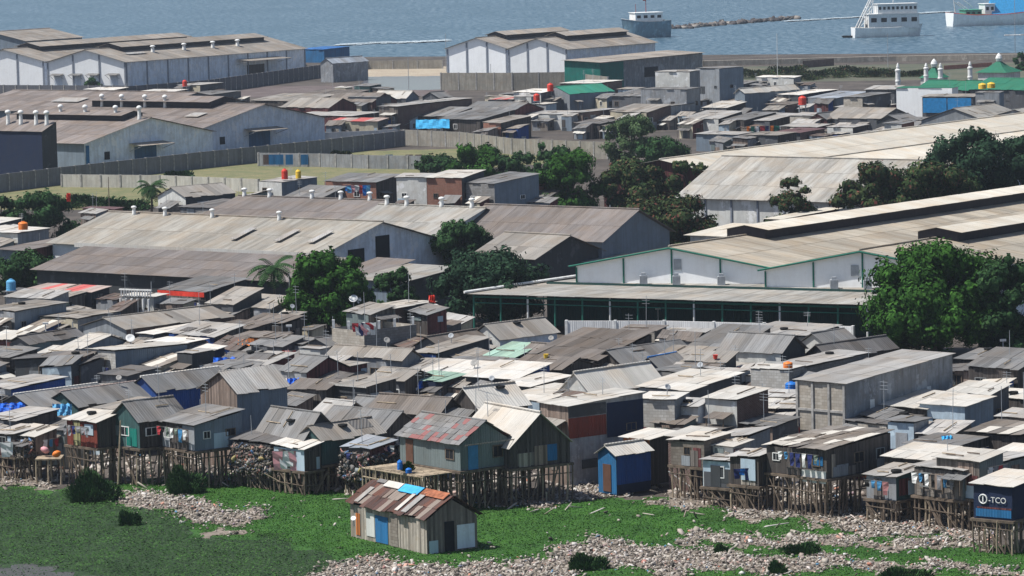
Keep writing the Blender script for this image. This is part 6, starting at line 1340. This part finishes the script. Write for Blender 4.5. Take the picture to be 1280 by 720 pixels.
def ship(lab, x, yw, ang, L_, Bm, hd, hullm, sheer, cabs, extras, deckc='palewood', name='fishing_boat'):
    p = P(x, yw, 0); r = thing(name, lab, 'boat', p, ang); m = MB(); n = 14; st_ = []
    for i in range(n+1):
        t = i/n; xx = L_*(t-.5); w_ = Bm/2*(1-max(0,(t-.62)/.38)**2.2*.95)*(.86+.14*min(1,t*4)); top = hd*(1+sheer*(max(0,t-.45)/.55)**2+sheer*.25*max(0,.2-t)/.2)
        st_.append([(xx+ (t-.5)*1.2*(t>.7), 0, -.8), (xx, w_*.72, -.3), (xx+.2*t, w_*.92, top*.5), (xx+.8*t*t, w_, top)])
    for i in range(n):
        for sgn in (1,-1):
            for j in range(3):
                a, b, c, d = st_[i][j], st_[i+1][j], st_[i+1][j+1], st_[i][j+1]; q = [(v[0], v[1]*sgn, v[2]) for v in (a,b,c,d)]; m.face(q if sgn < 0 else q[::-1], [(v[0],v[2]) for v in (q if sgn < 0 else q[::-1])])
    for e in (0, n): q = [(v[0],v[1],v[2]) for v in st_[e]]+[(v[0],-v[1],v[2]) for v in reversed(st_[e])]; m.face(q)
    m.build('hull', hullm, r); dkm = MB()
    for i in range(n): a, b = st_[i][3], st_[i+1][3]; dkm.face([(a[0],-a[1]*.97,a[2]-.35),(b[0],-b[1]*.97,b[2]-.35),(b[0],b[1]*.97,b[2]-.35),(a[0],a[1]*.97,a[2]-.35)])
    dkm.build('deck', PM(deckc), r)
    rl = MB()
    for i in range(n):
        for s in (1,-1): a, b = st_[i][3], st_[i+1][3]; rl.tube((a[0],s*a[1],a[2]),(b[0],s*b[1],b[2]),.09,n=5)
    rl.build('gunwale', PM(extras.get('rail','white')), r)
    for cx_, cw, cl, z0_, z1_, mat_, wn in cabs:
        c = MB(); c.box((cx_,0,(z0_+z1_)/2), (cl,cw,z1_-z0_)); c.box((cx_,0,z1_+.07), (cl+.5,cw+.5,.14)); cb = c.build('cabin', mat_, r)
        for i in range(wn):
            w_ = MB(); xw = cx_-cl/2+cl*(i+.5)/wn; zz = z0_+(z1_-z0_)*.6; w_.box((xw,0,zz), (cl/wn*.55,cw+.08,(z1_-z0_)*.3)); w_.build('window', PM('dark'), cb)
    return r, st_
WHP = wallmat('shipwhite', (.80,.81,.80), 'plaster', .3); BLP = wallmat('shipblue', (.16,.27,.34), 'plaster', .6)
r, s_ = ship('white fishing boat with two deck cabins and a stern lattice gantry', 1108, 46, rad(8), 18.5, 6.4, 2.6, WHP, .25, [(1.5,5.9,14.0,2.4,6.2,WHP,5),(2.6,5.2,11.0,6.3,8.9,WHP,9)], {})
m = MB()
for sy in (-1.6,1.6):
    m.tube((-8.5,sy,2),(-3.5,sy*.6,12),.16); m.tube((-4.6,sy,5.5),(-3.5,sy*.6,12),.14)
    for k in range(5): f = k/5; m.tube((-8.5+5*f,sy*(1-.4*f),2+10*f),(-4.6+1.1*(f+.1),sy*(1-.4*f),5.5+6.5*min(1,f+.1)),.08)
m.tube((-5.5,-1.2,8),(-5.5,1.2,8),.1); m.tube((-3.5,-1,12),(-3.5,1,12),.1); m.tube((2,0,8),(2,0,11),.1); m.build('gantry', PM('white'), r)
m = MB(); m.face([(-9.2,-1.3,.4),(-9.2,1.3,.4),(-6.4,1.3,5.2),(-6.4,-1.3,5.2)]); m.build('stern_ramp', PM('dark'), r)
o = thing('dinghy', 'small dark dinghy at the stern of the white fishing boat', 'dinghy', P(1061, 47, 0)); m = MB(); m.lathe([(.2,-.2),(1.0,0),(1.3,.5),(1.15,.55),(.9,.2)], 12); q = m.build('hull', PM('black'), o); q.scale = (1.6,1,1)
r, s_ = ship('white hulled boat with blue tarpaulin and green deck at the upper right', 1252, 31, rad(14), 32, 8, 3.2, WHP, .9, [(-9.5,5,5,2.6,4.6,wallmat('shipgreen',(.08,.35,.25),'plaster',.4),3),(-4.5,5,3,3.0,6.2,WHP,2)], {'rail':'redp'})
m = MB(); V = [(-4,-3.2,3.0),(18,-3.4,4.6),(18,3.4,4.6),(-4,3.2,3.0)]; T_ = [(-3.5,0,7.6),(18,0,9.5)]
m.face([V[0],V[1],T_[1],T_[0]]); m.face([V[2],V[3],T_[0],T_[1]]); m.face([V[3],V[0],T_[0]]); m.face([V[1],V[2],T_[1]]); m.build('tarpaulin', PM('cyan3', (.03,.26,.52)), r)
m = MB(); m.tube((-14,0,2.5),(-15,0,10),.15); m.tube((-15,0,10),(-9,0,5.5),.12); m.tube((-14,-1.5,7),(-9,-1.5,3.5),.12); m.tube((-14,1.5,7),(-9,1.5,3.5),.12); m.tube((6,0,4),(6,0,14),.14); m.tube((10,0,4),(10,0,14),.14); m.build('mast', PM('white'), r)
r, s_ = ship('grey blue wooden boat with a square stern cabin behind the far central warehouse', 808, 47, rad(196), 13, 7.0, 4.6, BLP, .2, [(0,5.6,8,4.4,7.0,WHP,4)], {'rail':'steel'}); m = MB(); m.lathe([(.9,4.2),(.9,6.2),(.3,6.6)], 12, (-4.4,-1.5,0)); m.build('float', PM('redp'), r)
m = MB(); m.tube((0,0,7),(0,0,11),.1); m.tube((3,0,7),(3,0,9.5),.08); m.box((.4,0,10.6),(.9,.05,.6)); m.build('mast', PM('mar2', (.25,.05,.05)), r)

# ================================================================== AIR
t = NT('haze'); t.n.remove(t.b); pv = t.add('ShaderNodeVolumePrincipled'); pv.inputs['Density'].default_value = .00009; pv.inputs['Color'].default_value = (.72,.82,.95,1); pv.inputs['Anisotropy'].default_value = .2
t.link(pv.outputs[0], t.n['Material Output'].inputs['Volume'])
m = MB(); m.box((0,1500,30.5), (2900,3200,63)); hz = m.build('haze', t.m); tag(hz, 'thin pale sea haze over the whole view', 'haze', kind='stuff')
